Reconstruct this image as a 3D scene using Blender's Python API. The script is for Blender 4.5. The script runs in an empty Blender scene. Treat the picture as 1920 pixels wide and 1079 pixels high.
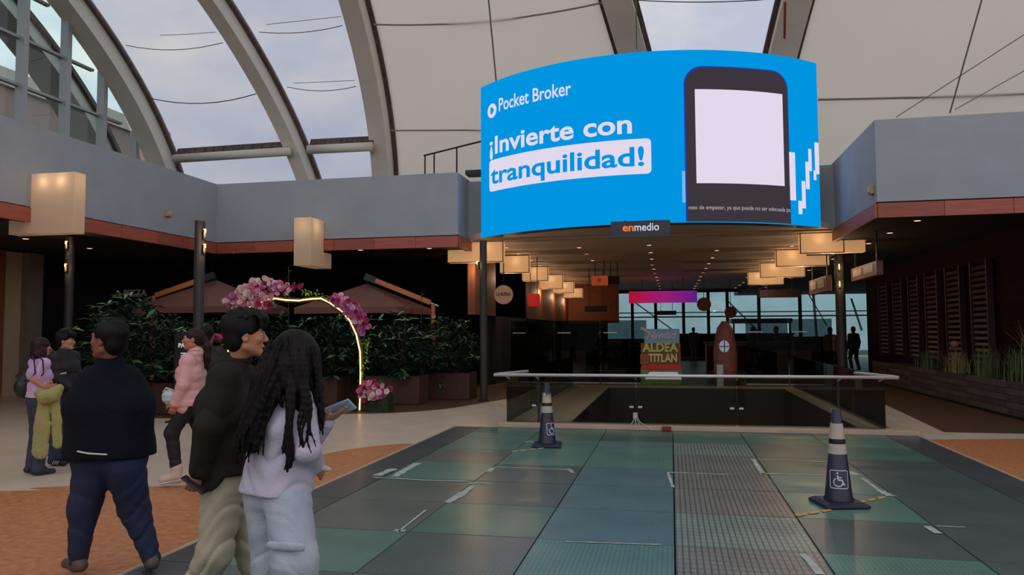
import bpy, math, random
import numpy as np
from mathutils import Vector, Matrix, Euler
random.seed(7); rng = np.random.default_rng(7)
PI = math.pi
SC = bpy.context.scene; COL = SC.collection
# ---------------------------------------------------------------- camera
W, H, FPX = 1920.0, 1079.0, 1420.0
CAM = Vector((0, 0, 1.6))
YAW, PITCH, ROLL = math.radians(11.83), math.radians(3.28), math.radians(0.3)
_f = Vector((-math.sin(YAW)*math.cos(PITCH), math.cos(YAW)*math.cos(PITCH), math.sin(PITCH)))
_r0 = Vector((math.cos(YAW), math.sin(YAW), 0)); _u0 = _r0.cross(_f)
_r = _r0*math.cos(ROLL) - _u0*math.sin(ROLL); _u = _u0*math.cos(ROLL) + _r0*math.sin(ROLL)
cd = bpy.data.cameras.new('camera'); cam = bpy.data.objects.new('camera', cd); COL.objects.link(cam)
cam.matrix_world = Matrix(((_r.x, _u.x, -_f.x, CAM.x), (_r.y, _u.y, -_f.y, CAM.y), (_r.z, _u.z, -_f.z, CAM.z), (0, 0, 0, 1)))
cd.sensor_fit = 'HORIZONTAL'; cd.sensor_width = 36; cd.lens = FPX/W*36; cd.clip_end = 400
SC.camera = cam
# ---------------------------------------------------------------- world, exposure
WORLD_STRENGTH = 1.0
SC.view_settings.view_transform = 'Standard'; SC.view_settings.look = 'None'
SC.view_settings.gamma = 1.0; SC.view_settings.exposure = 0.0; SC.view_settings.use_curve_mapping = False
SC.cycles.max_bounces = 8; SC.cycles.diffuse_bounces = 4; SC.cycles.transparent_max_bounces = 16
SC.cycles.caustics_reflective = False; SC.cycles.caustics_refractive = False
SC.cycles.sample_clamp_indirect = 4.0
wd = bpy.data.worlds.new('overcast_sky'); SC.world = wd; wd.use_nodes = True
nt = wd.node_tree; nt.nodes.clear()
wo = nt.nodes.new('ShaderNodeOutputWorld'); bg = nt.nodes.new('ShaderNodeBackground')
tc = nt.nodes.new('ShaderNodeTexCoord'); mp = nt.nodes.new('ShaderNodeMapping'); mp.inputs['Scale'].default_value = (1.0, 1.0, 2.2)
nz = nt.nodes.new('ShaderNodeTexNoise'); nz.inputs['Scale'].default_value = 3.2; nz.inputs['Detail'].default_value = 6; nz.inputs['Roughness'].default_value = .55
cr = nt.nodes.new('ShaderNodeValToRGB')
cr.color_ramp.elements[0].position = .40; cr.color_ramp.elements[0].color = (.93, 1.0, 1.22, 1)
cr.color_ramp.elements[1].position = .66; cr.color_ramp.elements[1].color = (1.55, 1.45, 1.35, 1)
sp = nt.nodes.new('ShaderNodeSeparateXYZ'); cr2 = nt.nodes.new('ShaderNodeMapRange')
cr2.inputs[1].default_value = -.02; cr2.inputs[2].default_value = .02
mx = nt.nodes.new('ShaderNodeMix'); mx.data_type = 'RGBA'; mx.inputs[6].default_value = (.12, .115, .11, 1)
L = nt.links.new
L(tc.outputs['Generated'], mp.inputs[0]); L(mp.outputs[0], nz.inputs['Vector']); L(nz.outputs[0], cr.inputs[0])
L(tc.outputs['Generated'], sp.inputs[0]); L(sp.outputs[2], cr2.inputs[0]); L(cr2.outputs[0], mx.inputs[0]); L(cr.outputs[0], mx.inputs[7])
L(mx.outputs[2], bg.inputs[0]); bg.inputs[1].default_value = WORLD_STRENGTH; L(bg.outputs[0], wo.inputs[0])
# ---------------------------------------------------------------- helpers
def ray(px, py):
    return _f + _r*((px-W/2)/FPX) + _u*((H/2-py)/FPX)
def PF(px, py, F): return CAM + ray(px, py)*F
def PY(px, py, y): d = ray(px, py); return CAM + d*(y/d.y)
def PX(px, py, x): d = ray(px, py); return CAM + d*(x/d.x)
def PZ(px, py, z=0.0): d = ray(px, py); return CAM + d*((z-1.6)/d.z)
def srgb(r, g, b):
    def c(v):
        v /= 255.0
        return v/12.92 if v <= .04045 else ((v+.055)/1.055)**2.4
    return (c(r), c(g), c(b))
_M = {}
def mat(name, col, rough=.6, metal=0., spec=.5, emit=0., ecol=None, var=0., vscale=4., bump=0., bscale=60., coords='Object', stretch=(1, 1, 1), col2=None, detail=4., sheen=0., coat=0.):
    if name in _M: return _M[name]
    m = bpy.data.materials.new(name); m.use_nodes = True; n = m.node_tree; b = n.nodes['Principled BSDF']; _M[name] = m
    b.inputs['Base Color'].default_value = (*col, 1); b.inputs['Roughness'].default_value = rough; b.inputs['Metallic'].default_value = metal
    b.inputs['Specular IOR Level'].default_value = spec
    if sheen: b.inputs['Sheen Weight'].default_value = sheen
    if coat: b.inputs['Coat Weight'].default_value = coat
    if emit: b.inputs['Emission Color'].default_value = (*(ecol or col), 1); b.inputs['Emission Strength'].default_value = emit
    if var or bump or col2:
        t = n.nodes.new('ShaderNodeTexCoord'); mm = n.nodes.new('ShaderNodeMapping'); mm.inputs['Scale'].default_value = stretch
        n.links.new(t.outputs[coords], mm.inputs[0])
        if var or col2:
            z = n.nodes.new('ShaderNodeTexNoise'); z.inputs['Scale'].default_value = vscale; z.inputs['Detail'].default_value = detail
            n.links.new(mm.outputs[0], z.inputs['Vector'])
            r = n.nodes.new('ShaderNodeValToRGB'); r.color_ramp.elements[0].position = .32; r.color_ramp.elements[1].position = .68
            c2 = col2 or tuple(min(1, c*(1+var)) for c in col); c1 = col if col2 else tuple(c*(1-var) for c in col)
            r.color_ramp.elements[0].color = (*c1, 1); r.color_ramp.elements[1].color = (*c2, 1)
            n.links.new(z.outputs[0], r.inputs[0]); n.links.new(r.outputs[0], b.inputs['Base Color'])
        if bump:
            z2 = n.nodes.new('ShaderNodeTexNoise'); z2.inputs['Scale'].default_value = bscale; z2.inputs['Detail'].default_value = 5
            n.links.new(mm.outputs[0], z2.inputs['Vector']); bb = n.nodes.new('ShaderNodeBump'); bb.inputs['Strength'].default_value = bump; bb.inputs['Distance'].default_value = .02
            n.links.new(z2.outputs[0], bb.inputs['Height']); n.links.new(bb.outputs[0], b.inputs['Normal'])
    return m
def emis(name, col, s=1.):
    if name in _M: return _M[name]
    m = bpy.data.materials.new(name); m.use_nodes = True; n = m.node_tree; n.nodes.clear(); _M[name] = m
    e = n.nodes.new('ShaderNodeEmission'); e.inputs[0].default_value = (*col, 1); e.inputs[1].default_value = s
    o = n.nodes.new('ShaderNodeOutputMaterial'); n.links.new(e.outputs[0], o.inputs[0]); return m
def thin_glass(name, tint, refl=.06, rough=.0, milky=0., mcol=(1, 1, 1)):
    if name in _M: return _M[name]
    m = bpy.data.materials.new(name); m.use_nodes = True; n = m.node_tree; n.nodes.clear(); _M[name] = m
    o = n.nodes.new('ShaderNodeOutputMaterial'); t = n.nodes.new('ShaderNodeBsdfTransparent'); t.inputs[0].default_value = (*tint, 1)
    g = n.nodes.new('ShaderNodeBsdfGlossy'); g.inputs['Roughness'].default_value = rough
    fr = n.nodes.new('ShaderNodeFresnel'); fr.inputs[0].default_value = 1.5
    ad = n.nodes.new('ShaderNodeMath'); ad.operation = 'ADD'; ad.inputs[1].default_value = refl-.04; n.links.new(fr.outputs[0], ad.inputs[0])
    a = n.nodes.new('ShaderNodeMixShader'); n.links.new(ad.outputs[0], a.inputs[0]); n.links.new(t.outputs[0], a.inputs[1]); n.links.new(g.outputs[0], a.inputs[2])
    out = a
    if milky:
        tr = n.nodes.new('ShaderNodeBsdfTranslucent'); tr.inputs[0].default_value = (*mcol, 1)
        b = n.nodes.new('ShaderNodeMixShader'); b.inputs[0].default_value = milky
        n.links.new(a.outputs[0], b.inputs[1]); n.links.new(tr.outputs[0], b.inputs[2]); out = b
    n.links.new(out.outputs[0], o.inputs[0]); return m
class MB:
    def __init__(s): s.v = []; s.f = []
    def add(s, vs, fs):
        k = len(s.v); s.v += [Vector(v) for v in vs]; s.f += [tuple(i+k for i in f) for f in fs]; return s
    def box(s, x0, x1, y0, y1, z0, z1):
        x0, x1 = min(x0, x1), max(x0, x1); y0, y1 = min(y0, y1), max(y0, y1); z0, z1 = min(z0, z1), max(z0, z1)
        return s.add([(x0, y0, z0), (x1, y0, z0), (x1, y1, z0), (x0, y1, z0), (x0, y0, z1), (x1, y0, z1), (x1, y1, z1), (x0, y1, z1)],
                     [(0, 3, 2, 1), (4, 5, 6, 7), (0, 1, 5, 4), (1, 2, 6, 5), (2, 3, 7, 6), (3, 0, 4, 7)])
    def obox(s, c, size, M=None):
        hx, hy, hz = size[0]/2, size[1]/2, size[2]/2; M = M or Matrix.Identity(3); c = Vector(c)
        vs = [c + M @ Vector((a*hx, b*hy, d*hz)) for d in (-1, 1) for a, b in ((-1, -1), (1, -1), (1, 1), (-1, 1))]
        return s.add(vs, [(0, 3, 2, 1), (4, 5, 6, 7), (0, 1, 5, 4), (1, 2, 6, 5), (2, 3, 7, 6), (3, 0, 4, 7)])
    def prism(s, poly, z0, z1):
        n = len(poly)
        if sum(poly[i][0]*poly[(i+1) % n][1]-poly[(i+1) % n][0]*poly[i][1] for i in range(n)) < 0: poly = poly[::-1]
        vs = [(p[0], p[1], z0) for p in poly] + [(p[0], p[1], z1) for p in poly]
        return s.add(vs, [tuple(range(n))[::-1], tuple(range(n, 2*n))] + [(i, (i+1) % n, n+(i+1) % n, n+i) for i in range(n)])
    def tube(s, pts, r, n=8, closed=False):
        pts = [Vector(p) for p in pts]; N = len(pts); rs = r if isinstance(r, (list, tuple)) else [r]*N
        vs = []; up = None
        for i, p in enumerate(pts):
            d = ((pts[min(i+1, N-1)] - pts[max(i-1, 0)]) or Vector((0, 0, 1))).normalized()
            if up is None: up = Vector((0, 0, 1)) if abs(d.z) < .9 else Vector((1, 0, 0))
            a = d.cross(up).normalized(); b = a.cross(d).normalized(); up = b
            for k in range(n):
                t = 2*PI*k/n; vs.append(p + (a*math.cos(t) + b*math.sin(t))*rs[i])
        fs = [(i*n+k, i*n+(k+1) % n, (i+1)*n+(k+1) % n, (i+1)*n+k) for i in range(N-1) for k in range(n)]
        fs = [f[::-1] for f in fs]
        fs += [tuple(range(n)), tuple(range((N-1)*n, N*n))[::-1]]
        return s.add(vs, fs)
    def lathe(s, prof, c, n=20):
        c = Vector(c); N = len(prof)
        vs = [c + Vector((r*math.cos(2*PI*k/n), r*math.sin(2*PI*k/n), z)) for r, z in prof for k in range(n)]
        fs = [(i*n+k, i*n+(k+1) % n, (i+1)*n+(k+1) % n, (i+1)*n+k) for i in range(N-1) for k in range(n)]
        fs += [tuple(range(n))[::-1], tuple(range((N-1)*n, N*n))]
        return s.add(vs, fs)
    def ball(s, c, r, sc=(1, 1, 1), n=10, m=6):
        c = Vector(c); vs = []
        for i in range(1, m):
            a = PI*i/m
            for k in range(n):
                b = 2*PI*k/n; vs.append(c+Vector((r*sc[0]*math.sin(a)*math.cos(b), r*sc[1]*math.sin(a)*math.sin(b), r*sc[2]*math.cos(a))))
        vs += [c+Vector((0, 0, r*sc[2])), c-Vector((0, 0, r*sc[2]))]; T = (m-1)*n; B = T+1
        fs = [(i*n+k, (i+1)*n+k, (i+1)*n+(k+1) % n, i*n+(k+1) % n) for i in range(m-2) for k in range(n)]
        fs += [(T, k, (k+1) % n) for k in range(n)] + [(B, (m-2)*n+(k+1) % n, (m-2)*n+k) for k in range(n)]
        return s.add(vs, fs)
    def build(s, name, m, parent=None, smooth=False, bevel=0):
        me = bpy.data.meshes.new(name)
        inv = WM[parent.name].inverted() if parent is not None else None
        vs = [inv @ v for v in s.v] if inv is not None else s.v
        me.from_pydata([tuple(v) for v in vs], [], s.f); me.update()
        return link(name, me, m, parent, smooth, bevel)
WM = {}
def link(name, me, m, parent=None, smooth=False, bevel=0):
    if m is not None: me.materials.append(m)
    if smooth: me.polygons.foreach_set('use_smooth', [True]*len(me.polygons))
    o = bpy.data.objects.new(name, me); COL.objects.link(o)
    WM[o.name] = Matrix.Identity(4)
    if parent is not None: o.parent = parent; WM[o.name] = WM[parent.name].copy()
    if bevel:
        b = o.modifiers.new('bevel', 'BEVEL'); b.width = bevel; b.segments = 2; b.limit_method = 'ANGLE'
    return o
def thing(name, label, cat, loc=(0, 0, 0), group=None, rz=0.):
    o = bpy.data.objects.new(name, None); COL.objects.link(o); o.location = loc; o.rotation_euler = (0, 0, rz); o.empty_display_size = .1
    WM[o.name] = Matrix.Translation(Vector(loc)) @ Matrix.Rotation(rz, 4, 'Z')
    return tag(o, label, cat, group)
def tag(o, label, cat=None, group=None, kind=None):
    o['label'] = label
    if cat: o['category'] = cat
    if group: o['group'] = group
    if kind: o['kind'] = kind
    return o
def struct(o, label=None):
    o['kind'] = 'structure'
    if label: o['label'] = label
    return o
def text_mesh(s, size, bold=0., extrude=0.004, align='LEFT', shear=0., space=1., res=4):
    c = bpy.data.curves.new('t', 'FONT'); c.body = s; c.size = size; c.offset = bold; c.extrude = extrude; c.align_x = align; c.shear = shear
    c.space_character = space; c.resolution_u = res
    o = bpy.data.objects.new('t', c); COL.objects.link(o); bpy.context.view_layer.update()
    me = bpy.data.meshes.new_from_object(o.evaluated_get(bpy.context.evaluated_depsgraph_get()))
    bpy.data.objects.remove(o); bpy.data.curves.remove(c); return me
def put_text(name, s, size, m, parent, O, X, Z, width=None, **kw):
    """flat lettering: O baseline start (world), X reading direction, Z up"""
    me = text_mesh(s, size, **kw); O, X, Z = Vector(O), Vector(X).normalized(), Vector(Z).normalized(); N = X.cross(Z)
    k = 1.
    if width:
        xs = [v.co.x for v in me.vertices]; k = width/(max(xs)-min(xs))
    inv = WM[parent.name].inverted() if parent is not None else Matrix.Identity(4)
    for v in me.vertices: v.co = inv @ (O + X*v.co.x*k + Z*v.co.y + N*v.co.z)
    return link(name, me, m, parent)
def copy_part(o, parent, name=None):
    c = o.copy(); COL.objects.link(c); c.parent = parent; WM[c.name] = WM[parent.name].copy() if parent else Matrix.Identity(4); return c
def inst(name, me, parent, loc, rot, sc=1.):
    """a piece sharing mesh data; loc/rot in the parent's own frame (parents of pieces carry location only)"""
    o = bpy.data.objects.new(name, me); COL.objects.link(o); o.parent = parent
    if parent is not None: loc = WM[parent.name].inverted() @ Vector(loc)
    o.location = loc; o.rotation_euler = rot; o.scale = (sc, sc, sc) if not isinstance(sc, tuple) else sc
    return o
# ---------------------------------------------------------------- materials
m_cream = mat('cream_terrazzo', srgb(214, 194, 172), .32, var=.07, vscale=2.0, bump=.02, bscale=40)
m_orange = mat('orange_terrazzo', srgb(206, 138, 88), .38, col2=srgb(172, 108, 68), vscale=14, detail=8)
m_deck = mat('brown_deck', srgb(84, 60, 46), .6, spec=.25, var=.12, vscale=3)
m_fascia = mat('grey_render', srgb(162, 168, 175), .8, var=.05, vscale=1.5, bump=.25, bscale=45)
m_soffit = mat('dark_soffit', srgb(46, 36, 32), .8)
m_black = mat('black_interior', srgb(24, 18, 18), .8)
m_band = mat('red_brown_wood', srgb(172, 88, 68), .5, var=.15, vscale=3, stretch=(.6, .6, 8))
m_band2 = mat('red_brown_wood_b', srgb(154, 78, 60), .5, var=.15, vscale=3, stretch=(.6, .6, 8))
m_ceil = mat('corridor_ceiling', srgb(236, 220, 206), .7, var=.04)
m_rib = mat('painted_steel_rib', srgb(226, 219, 204), .55, var=.04, vscale=1)
m_clamp = mat('rusty_clamp_strip', srgb(92, 74, 68), .7, var=.3, vscale=6)
m_seam = mat('membrane_seam', srgb(146, 138, 126), .8)
m_steel = mat('brushed_steel', srgb(216, 212, 210), .35, metal=.35)
m_dark = mat('charcoal_metal', srgb(44, 42, 42), .5, metal=.3)
m_post = mat('charcoal_post_paint', srgb(50, 46, 46), .55)
m_curb = mat('cream_stone_curb', srgb(190, 166, 146), .5, var=.06)
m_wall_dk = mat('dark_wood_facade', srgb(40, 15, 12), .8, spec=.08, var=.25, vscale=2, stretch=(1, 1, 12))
m_brownwall = mat('brown_wall', srgb(120, 70, 44), .7, var=.08)
def paper_mat(name, col, glow, st):
    m = bpy.data.materials.new(name); m.use_nodes = True; n = m.node_tree; n.nodes.clear(); o = n.nodes.new('ShaderNodeOutputMaterial')
    t = n.nodes.new('ShaderNodeBsdfTranslucent'); d = n.nodes.new('ShaderNodeBsdfDiffuse'); x = n.nodes.new('ShaderNodeMixShader'); e = n.nodes.new('ShaderNodeEmission'); a = n.nodes.new('ShaderNodeAddShader')
    t.inputs[0].default_value = (*col, 1); d.inputs[0].default_value = (*col, 1); e.inputs[0].default_value = (*glow, 1); e.inputs[1].default_value = st
    n.links.new(t.outputs[0], x.inputs[1]); n.links.new(d.outputs[0], x.inputs[2]); n.links.new(x.outputs[0], a.inputs[0]); n.links.new(e.outputs[0], a.inputs[1]); n.links.new(a.outputs[0], o.inputs[0]); return m
# ================================================================ SETTING
def grid_slab(name, m, xs, ys, holes, z0, z1):
    b = MB()
    for i in range(len(xs)-1):
        for j in range(len(ys)-1):
            cx, cy = (xs[i]+xs[i+1])/2, (ys[j]+ys[j+1])/2
            if any(h[0] < cx < h[1] and h[2] < cy < h[3] for h in holes): continue
            b.box(xs[i], xs[i+1], ys[j], ys[j+1], z0, z1)
    return b.build(name, m)
VOID = (-1.75, 2.95, 12.8, 21.5); GL = (-3.58, 3.58, -.1, 12.4)
floor = struct(grid_slab('floor', m_cream, [-20, -3.58, -1.75, 2.95, 3.58, 22], [-15, -.1, 12.4, 12.8, 21.5, 50], [VOID, (-3.58, 3.58, -.1, 12.4)], -.3, 0))
# sunken tray below the glass pavers
struct(MB().box(-3.58, 3.58, -.1, 12.4, -.3, -.06).build('floor_tray', m_black, floor))
# glass pavers
def glassfloor_mat(name, c, grid, gs=30.):
    m = bpy.data.materials.new(name); m.use_nodes = True; n = m.node_tree; b = n.nodes['Principled BSDF']
    b.inputs['Roughness'].default_value = .3; b.inputs['Specular IOR Level'].default_value = .5
    t = n.nodes.new('ShaderNodeTexCoord')
    z = n.nodes.new('ShaderNodeTexNoise'); z.inputs['Scale'].default_value = 1.6; z.inputs['Detail'].default_value = 5
    n.links.new(t.outputs['Object'], z.inputs['Vector'])
    r = n.nodes.new('ShaderNodeValToRGB'); r.color_ramp.elements[0].position = .3; r.color_ramp.elements[1].position = .7
    r.color_ramp.elements[0].color = (*[v*.82 for v in c], 1); r.color_ramp.elements[1].color = (*[v*1.15 for v in c], 1)
    n.links.new(z.outputs[0], r.inputs[0])
    br = n.nodes.new('ShaderNodeTexBrick'); br.offset = 0; br.inputs['Scale'].default_value = gs; br.inputs['Mortar Size'].default_value = .012
    br.inputs['Brick Width'].default_value = 1.; br.inputs['Row Height'].default_value = 2.2 if grid > .5 else 1.
    br.inputs['Color1'].default_value = (1, 1, 1, 1); br.inputs['Color2'].default_value = (.93, .93, .93, 1); br.inputs['Mortar'].default_value = (1-grid, 1-grid, 1-grid, 1)
    br.inputs['Mortar Size'].default_value = .16
    n.links.new(t.outputs['Object'], br.inputs['Vector'])
    mx = n.nodes.new('ShaderNodeMix'); mx.data_type = 'RGBA'; mx.blend_type = 'MULTIPLY'; mx.inputs[0].default_value = 1
    n.links.new(r.outputs[0], mx.inputs[6]); n.links.new(br.outputs[0], mx.inputs[7]); n.links.new(mx.outputs[2], b.inputs['Base Color'])
    bu = n.nodes.new('ShaderNodeBump'); bu.inputs['Strength'].default_value = .15; bu.inputs['Distance'].default_value = .003
    n.links.new(br.outputs[0], bu.inputs['Height']); n.links.new(bu.outputs[0], b.inputs['Normal']); return m
gm = {'teal': glassfloor_mat('teal_glass_paver', srgb(98, 138, 126), .35), 'green': glassfloor_mat('green_glass_paver', srgb(86, 122, 108), .3),
      'grey': glassfloor_mat('grey_glass_paver', srgb(104, 114, 106), .3), 'dark': glassfloor_mat('dark_glass_paver', srgb(84, 102, 98), .3),
      'ribbed': glassfloor_mat('ribbed_glass_paver', srgb(132, 148, 136), .6, 22.), 'ribbedgrey': glassfloor_mat('ribbed_grey_glass_paver', srgb(130, 130, 120), .6, 22.),
      'blue': glassfloor_mat('blue_glass_paver', srgb(92, 124, 124), .25, 40.)}
xb = [-3.12, -2.08, -1.04, 0, 1.02, 2.06, 3.12]; yb = [12.4, 11.75, 11.1, 10.05, 9.0, 7.95, 6.9, 5.85, 4.8, 3.75, 2.7, 1.65, .6, -.1]
pal = {0: ['green']*6, 1: ['teal', 'green', 'dark', 'green', 'green', 'teal'], 2: ['teal', 'teal', 'teal', 'ribbed', 'grey', 'green'],
       3: ['grey', 'teal', 'teal', 'ribbedgrey', 'grey', 'dark'], 4: ['teal', 'dark', 'blue', 'ribbedgrey', 'teal', 'dark'],
       5: ['grey', 'dark', 'blue', 'ribbedgrey', 'teal', 'dark'], 6: ['grey', 'green', 'blue', 'ribbed', 'dark', 'dark'],
       7: ['teal', 'dark', 'teal', 'ribbedgrey', 'teal', 'dark'], 8: ['dark', 'blue', 'teal', 'ribbed', 'green', 'grey']}
meshes = {}
for j in range(len(yb)-1):
    for i in range(6):
        k = pal.get(j, ['teal', 'dark', 'blue', 'ribbed', 'green', 'grey'])[i]
        w, d = xb[i+1]-xb[i], yb[j]-yb[j+1]; key = (k, round(w, 2), round(d, 2))
        if key not in meshes:
            me = bpy.data.meshes.new('glass_paver'); bb = MB().box(-w/2+.006, w/2-.006, -d/2+.006, d/2-.006, -.05, 0)
            me.from_pydata([tuple(v) for v in bb.v], [], bb.f); me.materials.append(gm[k]); meshes[key] = me
        inst('glass_paver', meshes[key], floor, ((xb[i]+xb[i+1])/2, (yb[j]+yb[j+1])/2, rng.uniform(-.0015, .0015)), (rng.uniform(-.001, .001), rng.uniform(-.001, .001), 0))
m_border = glassfloor_mat('dark_border_paver', srgb(78, 86, 88), .2)
for sx in (-1, 1):
    for j in range(len(yb)-1):
        if j % 2: continue
        d0, d1 = yb[j], yb[min(j+2, len(yb)-1)]
        MB().box(sx*3.125, sx*3.575, d1+.005, d0-.005, -.05, 0.0).build('border_paver', m_border, floor)
# white sealant smears on the pavers
m_seal = mat('white_sealant', srgb(168, 176, 168), .6, var=.2, vscale=9)
def smear(pts, w, seed):
    r = random.Random(seed); b = MB(); P = [PZ(*p) for p in pts]; fine = []
    for a, c in zip(P[:-1], P[1:]):
        n = max(2, int((c-a).length/.06)); fine += [a.lerp(c, k/n) for k in range(n)]
    fine.append(P[-1]); vs = []
    for i, p in enumerate(fine):
        d = (fine[min(i+1, len(fine)-1)]-fine[max(i-1, 0)]).normalized(); s = Vector((-d.y, d.x, 0)); ww = w*(.55+.6*r.random())
        vs += [(p.x+s.x*ww, p.y+s.y*ww, .0045), (p.x-s.x*ww, p.y-s.y*ww, .0045)]
    b.add(vs, [(2*i, 2*i+1, 2*i+3, 2*i+2) for i in range(len(fine)-1)]); b.build('sealant_smear', m_seal, floor)
for k, (pts, w) in enumerate([([(783, 870), (757, 884), (740, 895)], .05), ([(740, 880), (706, 893)], .06), ([(700, 896), (800, 902), (880, 904)], .02), ([(880, 908), (925, 908)], .025),
        ([(888, 912), (862, 930), (838, 944)], .05), ([(925, 878), (916, 886)], .03), ([(930, 877), (1070, 882)], .018), ([(1066, 880), (1074, 888)], .03),
        ([(1252, 887), (1368, 891)], .02), ([(1252, 887), (1262, 915)], .02), ([(1420, 863), (1570, 868)], .018), ([(1428, 889), (1562, 893)], .022), ([(1412, 862), (1430, 890)], .03),
        ([(1590, 885), (1606, 892)], .05), ([(1616, 897), (1650, 922)], .022), ([(1650, 922), (1672, 932)], .05), ([(1738, 988), (1760, 1002)], .04), ([(1755, 988), (1810, 990)], .012),
        ([(1506, 1040), (1530, 1068), (1538, 1079)], .035), ([(798, 958), (745, 1000)], .012), ([(740, 996), (760, 997)], .03), ([(870, 847), (925, 848)], .02), ([(1060, 1017), (1240, 1023)], .012)]): smear(pts, w, k)
# yellow and black tape dashes by the cones
m_tape = mat('worn_yellow_tape', srgb(206, 160, 66), .6, var=.25, vscale=20)
m_tapew = mat('worn_pale_tape', srgb(196, 184, 140), .6, var=.2, vscale=20)
for (p0, p1, n, mm, lab) in [((1490, 969), (1562, 957), 3, m_tape, 'yellow dashed floor tape running left of the near wheelchair cone'), ((1588, 948), (1662, 933), 4, m_tape, 'yellow dashed floor tape running right of the near wheelchair cone'),
                        ((958, 848), (1022, 841), 4, m_tapew, 'pale dashed floor tape in front of the far cone'), ((984, 829), (1006, 831), 2, m_tapew, 'pale tape dashes behind the far cone on its left')]:
    a, c = PZ(*p0), PZ(*p1); t = thing('floor_tape', lab, 'tape', (a.x, a.y, .003)); d = (c-a)/n; s = Vector((-d.y, d.x, 0)).normalized()*.022
    for k in range(n):
        q0 = a+d*(k+.04); q1 = a+d*(k+.9); sk = d*.12
        MB().prism([(q0-s-sk*0).to_2d(), (q1-s-sk).to_2d(), (q1+s).to_2d(), (q0+s+sk).to_2d()], .004, .007).build('dash', mm, t)
# floor inlays
def inlay(name, poly, m, z=.003): return struct(MB().prism(poly, -.01, z).build(name, m, floor))
def smooth_poly(pts, n=6):
    out = []
    for i in range(len(pts)-1):
        p0 = Vector(pts[max(i-1, 0)]); p1 = Vector(pts[i]); p2 = Vector(pts[i+1]); p3 = Vector(pts[min(i+2, len(pts)-1)])
        for k in range(n):
            t = k/n; out.append(tuple(.5*((2*p1)+(-p0+p2)*t+(2*p0-5*p1+4*p2-p3)*t*t+(-p0+3*p1-3*p2+p3)*t**3)))
    out.append(tuple(pts[-1])); return out
def g2(px, py): p = PZ(px, py); return (p.x, p.y)
arcL = smooth_poly([(-3.6, PZ(765, 832).y), g2(740, 834), g2(690, 839), g2(640, 846), g2(590, 858), g2(520, 886), g2(390, 908), g2(300, 913), g2(180, 911), g2(60, 916), g2(0, 922), (-11, 5.6), (-14, 4.2)])
inlay('floor_inlay', [(-3.6, -6)] + arcL + [(-14, -6)], m_orange)
p0 = g2(1735, 825)
inlay('floor_inlay', [(3.6, -6), (3.6, p0[1]), g2(1920, 824), (12, 13.2), (12, -6)], m_orange)
# thin pale metal trim lines between paver border and terrazzo
for sx in (-1, 1): struct(MB().box(sx*3.585, sx*3.61, -.1, 12.4, -.01, .006).build('trim_1' if sx < 0 else 'trim_2', m_curb))
deckL = smooth_poly([g2(952, 748), g2(900, 757), g2(830, 768), g2(735, 775), g2(640, 777), g2(480, 781), g2(290, 785), g2(200, 784)])
inlay('floor_deck', deckL + [(-12.4, 14), (-12.4, 27), (-3.95, 27)], m_deck, .004)
inlay('floor_deck', [g2(1770, 811), g2(1920, 814), (9, 13.4), (9, 27), (4.0, 27), g2(1655, 757)], m_deck, .004)
# curb around the stair void, glass balustrade
curb = struct(MB().box(-2.85, 3.6, 12.38, 12.72, 0, .075).box(-2.85, -2.55, 12.72, 21.5, 0, .05).box(3.35, 3.6, 12.72, 21.5, 0, .05).build('trim_curb', m_curb, bevel=.008))
pit = struct(MB().box(VOID[0], VOID[0]+.03, 12.8, 21.5, -4, -.002).box(VOID[1]-.03, VOID[1], 12.8, 21.5, -4, -.002).box(VOID[0], VOID[1], 12.8, 12.83, -4, -.002).box(VOID[0], VOID[1], 21.47, 21.5, -4, -.002).box(VOID[0], VOID[1], 12.8, 21.5, -4.1, -4).build('wall_stairwell', mat('stairwell_brown', srgb(58, 36, 26), .6, var=.1)))
# ---- fascias (grey parapets), wood bands, soffits
Z0, Z1, ZB = 4.03, 5.62, 3.72      # grey bottom, grey top, band bottom
struct(MB().box(-12.35, -12.0, -14, 18.3, Z0, Z1).build('wall_left_parapet', m_fascia))
struct(MB().box(-12.35, -5.22, 18.3, 18.65, Z0, Z1).box(-5.57, -5.22, 18.65, 19.9, Z0, Z1).build('wall_back_parapet', m_fascia))
struct(MB().box(-5.22, 3.9, 19.3, 19.6, Z0-.03, Z1-.05).build('wall_corridor_parapet', m_fascia))
struct(MB().box(3.9, 4.25, 15.5, 19.6, Z0, Z1).box(4.25, 20, 15.5, 15.85, Z0, Z1).build('wall_right_parapet', m_fascia))
struct(MB().box(-12.35, 20, -14.3, -14, 0, Z1).box(20, 20.3, -14, 50, 0, Z1).build('wall_rear', m_fascia))
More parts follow.
